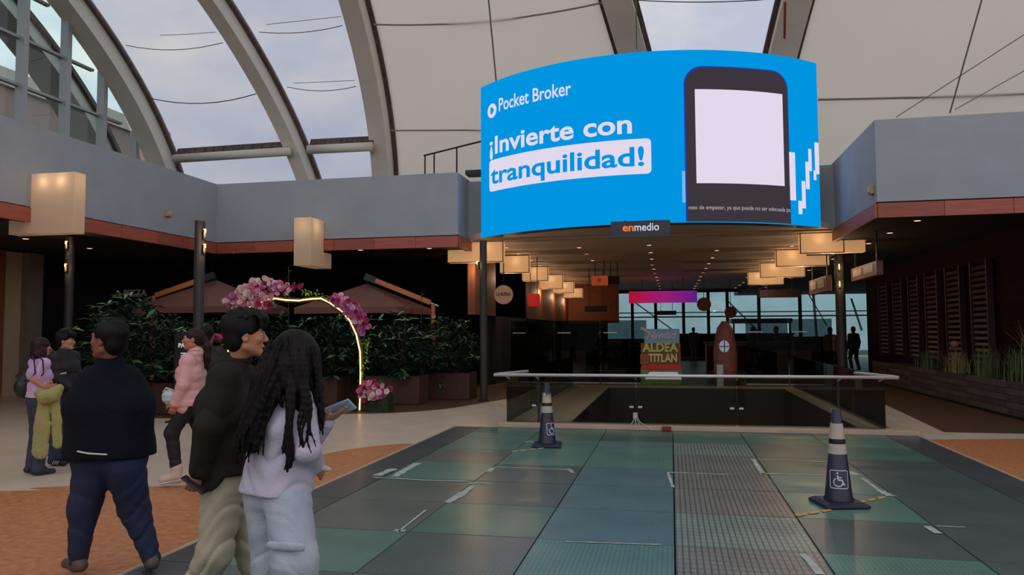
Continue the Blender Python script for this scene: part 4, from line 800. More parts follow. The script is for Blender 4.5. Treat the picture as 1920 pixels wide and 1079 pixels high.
SH = [('leafy shrub with pale drooping tips at the left end of the hedge', 250, 15.6, 1.0, 1.0, .55, 2.35, 170, .5), ('leafy shrub behind the woman in pink', 330, 15.2, .85, .8, .5, 1.95, 150, .4),
      ('dark leafy shrub left of the flower arch', 415, 16.6, .85, .7, .5, 1.95, 90, .1), ('dark leafy shrub seen through the arch on its left', 505, 16.8, .8, .7, .5, 1.9, 90, .1),
      ('leafy shrub seen through the arch beside its right leg', 610, 16.8, .75, .7, .45, 1.95, 130, .2), ('bushy bright green shrub right of the flower arch', 745, 17.0, .85, .8, .55, 1.85, 190, .3), ('dark sprawling shrub beside the lamp post', 840, 18.2, .8, .8, .4, 1.95, 120, .05)]
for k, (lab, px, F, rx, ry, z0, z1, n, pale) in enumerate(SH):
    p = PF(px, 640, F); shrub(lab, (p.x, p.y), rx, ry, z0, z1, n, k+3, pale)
    planter(['planter under the left end of the hedge', 'planter behind the woman in pink', 'planter left of the flower arch', 'planter seen through the arch on its left', 'reddish brown planter beside the right leg of the arch', 'low planter right of the flower arch', 'dark planter beside the lamp post'][k], (p.x, p.y), 1.25 if k != 4 else .9, .7, .62, m_pl)
# white-flowering sprigs standing above the hedges
for lab, px, py0, py1, F in (('tall thin sprig rising above the arch flowers', 541, 500, 560, 16.9), ('tall leafy sprigs above the bright green shrub', 760, 572, 610, 17.0), ('leafy sprig above the umbrella end on the right', 790, 545, 600, 18.5), ('bare sprig above the right shrub', 822, 590, 625, 17.8)):
    a, c = PF(px, py1+25, F), PF(px, py0, F); t = thing('plant_sprig', lab, 'plant'
, (a.x, a.y, 1.0)); MB().tube([Vector((a.x, a.y, 1.0)), a, c], .008, 5).build('stem', m_stem, t)
    for k in range(14):
        u = (k+3)/16; p = a.lerp(c, u); ang = k*2.4; d = Vector((math.cos(ang), math.sin(ang)*.5, .5)).normalized(); inst('leaf', LM[1], t, p, d.to_track_quat('Y', 'Z').to_euler(), .7)
# ================================================================ FLOWER ARCH
FA = 15.2; ya = PF(675, 766, FA).y
def A_(px, py, dy=0.): p = PY(px, py, ya); p.y += dy; return p
base_r, base_l = A_(674, 767), A_(427, 764)
ar = thing('flower_arch', 'freestanding photo arch outlined in glowing light with pink flowers', 'arch', ((base_r.x+base_l.x)/2, ya, .0))
path = [(427, 764), (426, 700), (428, 655), (436, 615), (452, 590), (476, 571), (500, 563), (516, 560), (535, 563), (560, 564), (582, 561), (602, 560), (618, 568), (640, 583), (656, 602), (668, 628), (675, 660), (676, 700), (675, 740), (674, 767)]
P = [A_(*q) for q in path]; P[0].z = P[-1].z = .03
MB().tube(P, .014, 8).build('light_tube', emis('neon_warm_white', (1.0, .62, .22), 3.2), ar)
Q = [p+Vector((0, .06, 0)) for p in P]; MB().tube(Q, .05, 8).build('frame', mat('arch_frame', srgb(96, 74, 40), .6), ar)
for q in (Q[0], Q[-1]): MB().box(q.x-.25, q.x+.25, q.y-.2, q.y+.2, 0.0, .02).build('foot', m_dark, ar)
b = MB(); r = random.Random(5)
for i in range(len(Q)-1):
    for k in range(26):
        p = Q[i].lerp(Q[i+1], r.random())+Vector((r.gauss(0, .035), r.uniform(-.05, .05), r.gauss(0, .035))); d = Vector((r.gauss(0, 1), r.gauss(0, .6), r.gauss(0, 1))).normalized(); s = d.cross(Vector((0, 1, 0))).normalized()*.012
        b.add([p, p+d*.03+s, p+d*.06, p+d*.03-s], [(0, 1, 2, 3)])
tag(b.build('ivy_wrap', mat('ivy_dark', srgb(60, 80, 34), .6), ar), 'fine dark ivy wound around the arch', kind='stuff')
def flower_mesh(name, m, R_=.05, lay=3):
    b = MB()
    for l_ in range(lay):
        n = 6-l_; rr = R_*(1-.28*l_); h = R_*(.25+.35*l_)
        for k in range(n):
            a = 2*PI*k/n+l_*.5; w = .55; c0 = Vector((0, 0, h*.3)); p1 = Vector((rr*math.cos(a-w), rr*math.sin(a-w), h)); p2 = Vector((rr*1.08*math.cos(a), rr*1.08*math.sin(a), h+R_*.1)); p3 = Vector((rr*math.cos(a+w), rr*math.sin(a+w), h)); b.add([c0, p1, p2, p3], [(0, 1, 2, 3)])
    me = bpy.data.meshes.new(name); me.from_pydata([tuple(v) for v in b.v], [], b.f); me.materials.append(m); return me
fm = [flower_mesh('flower', mat('petal_pale_pink', srgb(238, 190, 205), .6)), flower_mesh('flower', mat('petal_pink', srgb(216, 120, 160), .6)), flower_mesh('flower', mat('petal_magenta', srgb(170, 40, 96), .6)), flower_mesh('flower', mat('petal_mauve', srgb(190, 110, 170), .6)), flower_mesh('flower', mat('petal_cream', srgb(230, 220, 205), .6))]
gl = [leaf_mesh('leaf', .09, .05, mat('garland_leaf', srgb(140, 190, 60), .5, var=.2, vscale=12)), leaf_mesh('leaf', .1, .05, mat('garland_leaf_dark', srgb(90, 130, 60), .5, var=.2, vscale=12))]
def cluster(poly, n, seed, wts, depth=.14):
    r = random.Random(seed); xs = [p[0] for p in poly]; ys = [p[1] for p in poly]; placed = []
    tries = 0
    while len(placed) < n and tries < 6000:
        tries += 1; x, y = r.uniform(min(xs), max(xs)), r.uniform(min(ys), max(ys)); ins = False
        for i in range(len(poly)):
            x0, y0 = poly[i]; x1, y1 = poly[i-1]
            if (y0 > y) != (y1 > y) and x < (x1-x0)*(y-y0)/(y1-y0)+x0: ins = not ins
        if not ins or any((x-a)**2+(y-b_)**2 < 16 for a, b_ in placed): continue
        placed.append((x, y)); p = A_(x, y, r.uniform(-depth, 0)); d = Vector((r.gauss(0, .5), -1, r.gauss(.15, .4))).normalized()
        inst('flower', fm[r.choices(range(5), wts)[0]], ar, p, d.to_track_quat('Z', 'Y').to_euler(), r.uniform(.9, 1.4))
        if r.random() < .35: inst('leaf', gl[1], ar, A_(x+r.uniform(-5, 5), y+r.uniform(-5, 5), .05), Euler((r.random()*6, r.random()*6, r.random()*6)), 1.)
cluster([(424, 572), (432, 556), (446, 545), (462, 532), (482, 524), (503, 520), (520, 530), (540, 532), (556, 541), (545, 552), (520, 553), (514, 571), (494, 584), (470, 578), (440, 580)], 130, 1, [5, 5, 2, 1, 2])
cluster([(618, 562), (632, 552), (650, 556), (672, 572), (690, 588), (694, 612), (684, 628), (672, 618), (660, 596), (642, 578)], 70, 2, [2, 4, 2, 5, 0])
cluster([(676, 742), (680, 724), (694, 712), (712, 718), (732, 728), (726, 744), (700, 750), (684, 752)], 46, 3, [2, 4, 4, 1, 2], .2)
cluster([(548, 540), (560, 532), (570, 540), (556, 548)], 5, 6, [0, 1, 4, 0, 0])
def garland(pts, n, seed, w=9):
    r = random.Random(seed)
    for k in range(n):
        u = r.random()*(len(pts)-1); i = int(u); x = pts[i][0]+(pts[i+1][0]-pts[i][0])*(u-i); y = pts[i][1]+(pts[i+1][1]-pts[i][1])*(u-i); d = Vector((r.gauss(0, 1), -.8, r.gauss(-.2, .8))).normalized()
        inst('leaf', gl[0 if r.random() < .75 else 1], ar, A_(x+r.uniform(-w, w)*.6, y+r.uniform(-w, w)*.5, r.uniform(-.08, .05)), d.to_track_quat('Y', 'Z').to_euler(), r.uniform(.7, 1.2))
garland([(568, 549), (590, 549), (608, 556), (626, 564)], 34, 1, 6); garland([(634, 590), (648, 598)], 12, 2, 8); garland([(688, 632), (688, 650), (684, 680), (682, 700)], 34, 3, 7); garland([(678, 700), (688, 715)], 8, 4); garland([(428, 622), (424, 650), (422, 680)], 14, 5, 6); garland([(440, 560), (452, 552)], 8, 7)
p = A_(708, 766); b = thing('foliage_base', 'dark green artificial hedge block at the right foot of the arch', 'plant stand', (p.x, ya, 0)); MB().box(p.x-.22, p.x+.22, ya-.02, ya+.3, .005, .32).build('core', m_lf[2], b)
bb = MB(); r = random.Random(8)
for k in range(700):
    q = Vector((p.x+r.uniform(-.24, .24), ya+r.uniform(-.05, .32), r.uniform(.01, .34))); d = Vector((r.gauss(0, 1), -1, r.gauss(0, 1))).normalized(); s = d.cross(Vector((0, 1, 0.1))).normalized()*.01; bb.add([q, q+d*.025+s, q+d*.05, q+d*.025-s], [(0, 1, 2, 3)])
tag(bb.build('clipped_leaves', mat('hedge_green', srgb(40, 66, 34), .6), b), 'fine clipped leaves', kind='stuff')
p = A_(424, 640)
# pink flower board seen behind the heads
q = PF(404, 634, 15.6); tag(MB().ball(q, .12, (1.5, .5, .8)).build('pink_blossom', mat('petal_magenta', srgb(170, 40, 96), .6), smooth=True), 'magenta blossom cluster seen left of the young man', 'flower')
# dark totem with white lettering behind the woman in pink
q = PF(345, 660, 13.6); t = thing('menu_totem', 'black menu stand with white lettering behind the woman in pink', 'sign', (q.x, q.y, 0)); MB().box(q.x-.2, q.x+.35, q.y, q.y+.05, .02, 1.58).build('panel', m_black, t, bevel=.01); MB().box(q.x-.25, q.x+.4, q.y-.15, q.y+.2, 0, .03).build('foot', m_dark, t)
wl = emis('menu_white', (.55, .52, .52), 1); put_text('lettering', 'PAL', .11, wl, t, (q.x-.11, q.y-.012, PF(345, 652, 13.6).z), (1, 0, 0), (0, 0, 1), bold=.002)
MB().box(q.x-.06, q.x+.2, q.y-.008, q.y, PF(345, 664, 13.6).z, PF(345, 662, 13.6).z).build('lettering_line', wl, t); MB().box(q.x-.06, q.x+.2, q.y-.008, q.y, PF(345, 669, 13.6).z, PF(345, 667, 13.6).z).build('lettering_line', wl, t)
q = PY(208, 557, 20.5); t = thing('wall_sign', 'faint dim lettering above the left shrubs', 'sign', (q.x, 20.5, q.z)); put_text('lettering', 'LA PIZZA', .3, mat('dim_lettering', srgb(120, 104, 84), .6, emit=.03, ecol=(1, .8, .6)), t, (q.x, 20.5, q.z), (1, 0, 0), (0, 0, 1), width=1.25, bold=.004); MB().box(q.x-.05, q.x+1.3, 20.52, 20.56, q.z-.08, q.z+.3).build('backing', m_black, t)
MB().box(q.x+.3, q.x+.33, 20.53, 20.55, q.z+.28, ZB+.1).build('hanger', m_dark, t)
# ================================================================ RIGHT SIDE: planter, grasses, louvres
t = thing('long_planter', 'long low planter clad in grey boards along the right terrace', 'planter', (6.2, 17, .0)); r = random.Random(4)
MB().box(5.93, 6.75, 11.5, 24.5, .02, .60).build('core', m_black, t); mb = [mat('grey_board_a', srgb(92, 80, 74), .8, spec=.15, var=.15, vscale=4), mat('grey_board_b', srgb(78, 68, 62), .8, spec=.15, var=.15, vscale=4)]
for row in range(5):
    for k in range(7): o = r.uniform(0, .008); MB().box(5.88-o, 5.93, 11.5+k*1.86+.008, 11.5+(k+1)*1.86-.008, .06+row*.12, .06+row*.12+.112).build('board', mb[(k+row) % 2], t)
MB().box(5.9, 6.0, 11.5, 24.5, .0, .06).build('plinth', m_black, t)
for k in range(6):
    MB().box(6.9, 7.0, 11.5, 11.6, 0, .1) if False else None
m_gr = [mat('grass_blade_tan', srgb(150, 136, 96), .6, var=.2), mat('grass_blade_green', srgb(90, 100, 62), .6, var=.2)]
def grass(lab, x, y, h, n, seed, m, spread=.35):
    r = random.Random(seed); b = MB()
    for k in range(n):
        p = Vector((x+r.gauss(0, .1), y+r.gauss(0, .14), .58)); a = r.random()*2*PI; l_ = h*r.uniform(.5, 1.1); out = spread*r.uniform(.2, 1.2); w = .009; d = Vector((math.cos(a), math.sin(a), 0)); s = Vector((-d.y, d.x, 0))*w; vs = []
        for i in range(5): u = i/4; q = p+d*out*u*u*l_+Vector((0, 0, l_*(u-.25*u*u*u*out*2))); ww = (1-u*.85); vs += [q+s*ww, q-s*ww]
        b.add(vs, [(2*i, 2*i+1, 2*i+3, 2*i+2) for i in range(4)])
    tag(b.build('ornamental_grass', m), lab, 'grass plant', 'ornamental grasses in the long planter'); 
names = ['tall tan ornamental grass at the right edge of the frame', 'tall pale grass plume second from the right edge', 'medium tan grass left of the tall plumes', 'darker low grass near the middle of the planter', 'low green grass beyond the middle of the planter', 'low dim grass toward the far end of planter', 'small dim grass at the far end of the planter']
for k, (y, h) in enumerate([(12.7, 1.6), (13.7, 1.45), (14.7, 1.2), (15.8, .75), (17.2, .7), (18.9, .6), (20.8, .55)]): grass(names[k], 6.3, y, h, 330 if k < 3 else 170, k, m_gr[0 if k in (0, 1, 2, 5) else 1])
p = PX(1790, 646, 6.35); tag(MB().ball(p, .085, (1, 1, 1), 14, 9).tube([p, Vector((p.x, p.y, .58))], .008, 5).build('pink_seed_ball', mat('dusty_pink', srgb(170, 90, 84), .7), smooth=True), 'dusty pink ball-shaped bloom among the grasses', 'flower')
sl = mat('grey_louvre_slat', srgb(84, 66, 62), .5); slw = mat('louvre_frame_wood', srgb(56, 26, 24), .6)
lv = bpy.data.meshes.new('slat'); b_ = MB().obox((0, 0, 0), (.05, 1., .075), Matrix.Rotation(.5, 3, 'Y')); lv.from_pydata([tuple(v) for v in b_.v], [], b_.f); lv.materials.append(sl)
for k, (x0, x1) in enumerate([(1652, 1667), (1679, 1694), (1708, 1725), (1740, 1761), (1779, 1804), (1827, 1856)]):
    a, c = PX(x1, 600, 7.2), PX(x0, 600, 7.2); t = thing('louvre_panel', ['farthest', 'second farthest', 'third farthest', 'third nearest', 'second nearest', 'nearest'][k]+' tall louvred shutter panel on the dark right facade', 'shutter', (7.2, (a.y+c.y)/2, .7), 'louvred shutters on the right facade')
    MB().box(7.14, 7.28, a.y-.06, a.y, .7, 3.2).build('stile', slw, t); MB().box(7.14, 7.28, c.y, c.y+.06, .7, 3.2).build('stile', slw, t)
    for j in range(17): inst('slat', lv, t, (7.2, (a.y+c.y)/2, .8+j*.14), (0, 0, 0), (1, c.y-a.y, 1))
# ================================================================ OUTSIDE THE FAR GLAZING
tw = struct(MB().add([(-9, 62, 0), (18, 62, 0), (15, 66, 9), (-6, 66, 9)], [(0, 1, 2, 3)]).box(-9, 18, 66, 66.1, 0, .1).build('wall_tent_outside', mat('white_tent', srgb(205, 215, 220), .8, var=.12, vscale=.3)))
for p0, p1, r_ in [((1360, 560, 55), (1440, 640, 55), .05), ((1512, 545, 55), (1550, 610, 55), .04), ((1525, 552, 55), (1532, 640, 55), .1), ((1180, 560, 55), (1290, 640, 55), .05), ((1596, 560, 55), (1616, 620, 55), .08)]:
    MB().tube([PF(*p0), PF(*p1)], r_, 6).build('stay_cable', m_dark, tw)
# added dark counters, put in to darken the low far corridor
m_kk = mat('corridor_dark_brown', srgb(52, 40, 36), .5)
for k, (x0, x1, y, h, lab) in enumerate([(-2.6, -.2, 31, 1.25, 'added dark counter darkening the far corridor on the left'), (1.2, 4.2, 29, 1.15, 'wide added dark counter behind the trunk prop'), (4.9, 7.0, 33, 1.3, 'added dark counter darkening the far corridor on the right'), (-.2, 6.5, 43, 1.4, 'long added dark counter just before the far glazing')]):
    t = thing('filler_counter', lab, 'counter', ((x0+x1)/2, y, 0)); MB().box(x0+.06, x1-.06, y+.06, y+.7, .008, h-.05).build('body', m_kk, t, bevel=.01); MB().box(x0, x1, y, y+.76, h-.05, h).build('worktop', m_dark, t, bevel=.01); MB().box(x0+.1, x1-.1, y+.04, y+.06, .1, h-.15).build('front_panel', m_wall_dk, t)
q0, q1 = PY(1372, 598, 38), PY(1486, 606, 38); t = thing('kiosk_canopy', 'flat dark canopy on thin posts far down the corridor', 'canopy', ((q0.x+q1.x)/2, 38, 0)); MB().box(q0.x, q1.x, 38, 39.5, q1.z, q0.z).build('roof', m_kk, t)
for x in (q0.x+.1, q1.x-.1): MB().box(x-.04, x+.04, 38.1, 38.2, .008, q1.z).build('post', m_dark, t)
# ================================================================ PEOPLE (smooth implicit bodies meshed with surface nets)
def surface_nets(D, org, h):
    nx, ny, nz_ = D.shape; ins = D < 0
    c = np.zeros((nx-1, ny-1, nz_-1), np.int8)
    for i in (0, 1):
        for j in (0, 1):
            for k in (0, 1): c += ins[i:nx-1+i, j:ny-1+j, k:nz_-1+k]
    I = np.argwhere((c > 0) & (c < 8)); ids = np.full(c.shape, -1, np.int32); ids[I[:, 0], I[:, 1], I[:, 2]] = np.arange(len(I))
    corners = [(i, j, k) for i in (0, 1) for j in (0, 1) for k in (0, 1)]; P = np.zeros((len(I), 3)); cnt = np.zeros(len(I))
    for a in corners:
        for ax in range(3):
            if a[ax]: continue
            b = list(a); b[ax] = 1
            da = D[I[:, 0]+a[0], I[:, 1]+a[1], I[:, 2]+a[2]]; db = D[I[:, 0]+b[0], I[:, 1]+b[1], I[:, 2]+b[2]]; m = (da < 0) != (db < 0)
            t = np.where(m, da/np.where(m, da-db, 1), 0); q = np.array(a, float)[None].repeat(len(I), 0); q[:, ax] = t; P[m] += q[m]; cnt[m] += 1
    V = (I+P/cnt[:, None])*h+org; F = []
    for ax in range(3):
        s0 = [slice(None)]*3; s1 = [slice(None)]*3; s0[ax] = slice(0, -1); s1[ax] = slice(1, None); A, B = ins[tuple(s0)], ins[tuple(s1)]; E = np.argwhere(A != B); o1, o2 = (ax+1) % 3, (ax+2) % 3
        E = E[(E[:, o1] > 0) & (E[:, o2] > 0) & (E[:, o1] < D.shape[o1]-1) & (E[:, o2] < D.shape[o2]-1)]
        def g(d1, d2): e = E.copy(); e[:, o1] -= d1; e[:, o2] -= d2; return ids[e[:, 0], e[:, 1], e[:, 2]]
        q = np.stack([g(1, 1), g(0, 1), g(0, 0), g(1, 0)], 1); fl = ~ins[E[:, 0], E[:, 1], E[:, 2]]; q[fl] = q[fl][:, ::-1]; F.append(q)
    F = np.concatenate(F); F = F[(F >= 0).all(1)]; return V, F
class SDF:
    """prims: ('c', a, b, ra, rb, k, flat) tapered capsule, ('e', centre, radii, rot, k) ellipsoid, sub=True carves"""
    def __init__(s): s.p = []
    def cap(s, a, b, ra, rb=None, k=.02, flat=None, sub=False): s.p.append(('c', np.array(a, float), np.array(b, float), ra, ra if rb is None else rb, k, flat, sub)); return s
    def chain(s, pts, rs, k=.01, flat=None):
        for i in range(len(pts)-1): s.cap(pts[i], pts[i+1], rs[i], rs[i+1], k, flat)
        return s
    def ell(s, c, r, k=.02, R=None, sub=False): s.p.append(('e', np.array(c, float), np.array(r, float), R, 0, k, None, sub)); return s
    def mesh(s, name, m, parent, h=.008, fold=None, clip=None, offset=0.):
        lo, hi = np.full(3, 1e9), np.full(3, -1e9); bb = []
        for q in s.p:
            if q[0] == 'c': r = max(q[3], q[4]); a, b = np.minimum(q[1], q[2])-r, np.maximum(q[1], q[2])+r
            else: r = q[2].max(); a, b = (q[1]-r, q[1]+r) if q[3] is not None else (q[1]-q[2], q[1]+q[2])
            bb.append((a, b))
            if not q[7]: lo, hi = np.minimum(lo, a), np.maximum(hi, b)
        lo -= .03+offset; hi += .03+offset; n = np.ceil((hi-lo)/h).astype(int)+1; D = np.full(n, .3, np.float32); ax = [np.arange(n[i], dtype=np.float32)*h+lo[i] for i in range(3)]
        for q, (a, b) in zip(s.p, bb):
            k = q[5]; mg = k+h*3+offset; i0 = np.clip(np.floor((a-mg-lo)/h).astype(int), 0, n-1); i1 = np.clip(np.ceil((b+mg-lo)/h).astype(int)+1, 1, n)
            if (i1 <= i0).any(): continue
            X = ax[0][i0[0]:i1[0], None, None]; Y = ax[1][None, i0[1]:i1[1], None]; Z = ax[2][None, None, i0[2]:i1[2]]
            if q[0] == 'c':
                A, B = q[1], q[2]; px, py, pz = X-A[0], Y-A[1], Z-A[2]; bx, by, bz = (B-A).tolist()
                if q[6] is not None:
                    nn, f = np.array(q[6][0], float), q[6][1]; nn = nn/np.linalg.norm(nn); dt = (px*nn[0]+py*nn[1]+pz*nn[2])*(f-1); px, py, pz = px+nn[0]*dt, py+nn[1]*dt, pz+nn[2]*dt
                    e = (bx*nn[0]+by*nn[1]+bz*nn[2])*(f-1); bx, by, bz = bx+nn[0]*e, by+nn[1]*e, bz+nn[2]*e
                bb2 = bx*bx+by*by+bz*bz+1e-9; t = np.clip((px*bx+py*by+pz*bz)/bb2, 0, 1); d = np.sqrt((px-t*bx)**2+(py-t*by)**2+(pz-t*bz)**2)-(q[3]+(q[4]-q[3])*t)
            else:
                px, py, pz = X-q[1][0], Y-q[1][1], Z-q[1][2]
                if q[3] is not None: R = q[3]; px, py, pz = (R[0][0]*px+R[1][0]*py+R[2][0]*pz, R[0][1]*px+R[1][1]*py+R[2][1]*pz, R[0][2]*px+R[1][2]*py+R[2][2]*pz)
                r = q[2]; k0 = np.sqrt((px/r[0])**2+(py/r[1])**2+(pz/r[2])**2); k1 = np.sqrt((px/r[0]**2)**2+(py/r[1]**2)**2+(pz/r[2]**2)**2)+1e-6; d = k0*(k0-1)/k1
            d = (d-offset).astype(np.float32) if not q[7] else d.astype(np.float32)
            S = D[i0[0]:i1[0], i0[1]:i1[1], i0[2]:i1[2]]
            if q[7]: hh = np.maximum(k-np.abs(S+d), 0)/k; S[...] = np.maximum(S, -d)+hh*hh*k*.25
            else: hh = np.maximum(k-np.abs(S-d), 0)/k; S[...] = np.minimum(S, d)-hh*hh*k*.25
        if fold is not None:
            M_ = np.argwhere(np.abs(D) < .05); x, y, z = (M_*h+lo).T; D[M_[:, 0], M_[:, 1], M_[:, 2]] += fold(x, y, z).astype(np.float32)
        if clip is not None:
            M_ = np.argwhere(D < .05); x, y, z = (M_*h+lo).T; D[M_[:, 0], M_[:, 1], M_[:, 2]] = np.maximum(D[M_[:, 0], M_[:, 1], M_[:, 2]], clip(x, y, z))
        D[[0, -1]] = .3; D[:, [0, -1]] = .3; D[:, :, [0, -1]] = .3
        V, F = surface_nets(D, lo, h); me = bpy.data.meshes.new(name); me.vertices.add(len(V)); me.vertices.foreach_set('co', V.astype(np.float32).ravel())
        me.loops.add(len(F)*4); me.loops.foreach_set('vertex_index', F.astype(np.int32).ravel()); me.polygons.add(len(F)); me.polygons.foreach_set('loop_start', np.arange(0, len(F)*4, 4, dtype=np.int32)); me.polygons.foreach_set('loop_total', np.full(len(F), 4, np.int32)); me.update(calc_edges=True)
        me.materials.append(m); me.polygons.foreach_set('use_smooth', np.ones(len(F), bool)); o = bpy.data.objects.new(name, me); COL.objects.link(o); o.parent = parent; return o
def smooth(o, n=2, f=.5):
    md = o.modifiers.new('smooth', 'SMOOTH'); md.iterations = n; md.factor = f; return o
m_skin = mat('warm_skin', srgb(178, 120, 92), .5, var=.05, vscale=8); m_skin2 = mat('tan_skin', srgb(128, 82, 60), .5, var=.05, vscale=8)
m_hair = mat('black_hair', srgb(15, 11, 11), .55, spec=.18, bump=.35, bscale=18, stretch=(6, 6, 1)); m_hairb = mat('dark_brown_hair', srgb(38, 20, 18), .5, spec=.25, bump=.35, bscale=18, stretch=(6, 6, 1))
m_eye = mat('eye_white', srgb(220, 214, 208), .3); m_iris = mat('iris_dark', srgb(30, 20, 16), .2); m_lip = mat('lip', srgb(160, 84, 78), .5); m_sole = mat('white_sole', srgb(190, 185, 180), .6)
def v3(*a): return np.array(a, float)
class Fig:
    def __init__(s, lab, px, F, phi, hgt, name='person', foot_z=0.):
        d = ray(px, 620); aw = Vector((d.x, d.y, 0)).normalized(); rt = Vector((aw.y, -aw.x, 0)); f = rt*math.cos(math.radians(phi))+aw*math.sin(math.radians(phi))
        p = CAM+d*F; s.F = F; s.root = thing(name, lab, 'person', (p.x, p.y, foot_z), None, math.atan2(f.y, f.x)-PI/2); s.inv = WM[s.root.name].inverted(); s.k = hgt/1.72; s.phi = phi
    def L(s, px, py, F=None): v = s.inv @ PF(px, py, F or s.F); return v3(*v)
def rotz(a): c, s_ = math.cos(a), math.sin(a); return np.array([[c, -s_, 0], [s_, c, 0], [0, 0, 1]])
def rotx(a): c, s_ = math.cos(a), math.sin(a); return np.array([[1, 0, 0], [0, c, -s_], [0, s_, c]])
def head_parts(g, S, hc, R, k, female=False):
    T = lambda x, y, z: hc+R @ (v3(x, y, z)*k)
    S.ell(T(0, -.014, .028), v3(.075, .094, .090)*k, .02, R); S.ell(T(0, .026, -.035), v3(.058, .062, .078)*k, .03, R); S.ell(T(0, .066, -.092), v3(.022, .019, .017)*k, .02, R)
    S.cap(T(-.048, .0, -.06), T(-.012, .07, -.088), .018*k, .016*k, .02); S.cap(T(.048, .0, -.06), T(.012, .07, -.088), .018*k, .016*k, .02)
    S.cap(T(-.032, .077, .026), T(.032, .077, .026), .013*k, k=.012); S.cap(T(0, .086, .015), T(0, .108, -.022), .0075*k, .0115*k, .008); S.ell(T(0, .100, -.028), v3(.017, .012, .009)*k, .006, R)
    for x in (-1, 1):
        S.ell(T(x*.036, .062, -.018), v3(.024, .022, .024)*k, .015, R); S.ell(T(x*.031, .093, .008), v3(.014, .010, .009)*k, .006, R, sub=True)
        S.ell(T(x*.076, -.008, -.006), v3(.009, .019, .030)*k, .006, R @ rotz(x*-.25)); S.ell(T(x*.084, .000, -.008), v3(.005, .009, .016)*k, .004, R, sub=True)
    for x in (-1, 1): S.cap(T(x*.019, .080, .0165), T(x*.045, .073, .0150), .0048*k, k=.004); S.cap(T(x*.021, .079, -.001), T(x*.043, .073, -.001), .0042*k, k=.004)
    S.cap(T(-.017, .087, -.056), T(.017, .087, -.056), .0085*k, k=.006); S.cap(T(-.019, .096, -.0585), T(.019, .096, -.0585), .0022*k, k=.003, sub=True)
def face_bits(g, hc, R, k, hm=None):
    T = lambda x, y, z: hc+R @ (v3(x, y, z)*k); hm = hm or m_hair
    for x in (-1, 1):
        SDF().ell(T(x*.031, .0725, .008), v3(.0135, .0115, .0075)*k, .005, R).mesh('eye', m_eye, g.root, .0035); SDF().ell(T(x*.031, .0825, .008), v3(.006, .0028, .0062)*k, .003, R).mesh('iris', m_iris, g.root, .003)
        SDF().chain([T(x*.014, .093, .027), T(x*.031, .091, .032), T(x*.048, .078, .026)], [.0045*k, .005*k, .003*k], .004).mesh('eyebrow', hm, g.root, .0035)
    SDF().cap(T(-.015, .0925, -.0535), T(.015, .0925, -.0535), .0045*k, k=.004).cap(T(-.013, .0925, -.063), T(.013, .0925, -.063), .0052*k, k=.004).mesh('lips', m_lip, g.root, .0035)
def hand(S, w, d, n, side, k, curl=.35, spread=1.):
    """w wrist, d pointing direction, n back-of-hand normal, side: +1 if the thumb is on d x n side"""
    d = d/np.linalg.norm(d); n = n-d*np.dot(n, d); n /= np.linalg.norm(n); a = np.cross(d, n)*side
    S.cap(w+d*.005*k, w+d*.03*k, .023*k, .027*k, .015, (n, 1.25)); S.cap(w+d*.035*k, w+d*.07*k, .034*k, .036*k, .012, (n, 2.0))
    for i, L_ in enumerate((.92, 1.0, .94, .74)):
        b = w+d*.082*k+a*(.029-.0195*i)*k*spread; q = [b-d*.02*k, b]; dd = d.copy(); ang = 0
        for seg in (.040, .026, .021): ang += curl; dd = d*math.cos(ang)-n*math.sin(ang); q.append(q[-1]+dd*seg*L_*k)
        S.chain(q, [.0095*k, .0092*k, .0088*k, .0078*k, .0065*k], .004)
    b = w+d*.028*k+a*.026*k; q1 = b+(d*.62+a*.72-n*.28)*.04*k; q2 = q1+(d*.85+a*.3-n*.4)*.032*k; q3 = q2+(d*.9+a*.05-n*.42)*.024*k; S.chain([b, q1, q2, q3], [.014*k, .012*k, .0105*k, .008*k], .008)
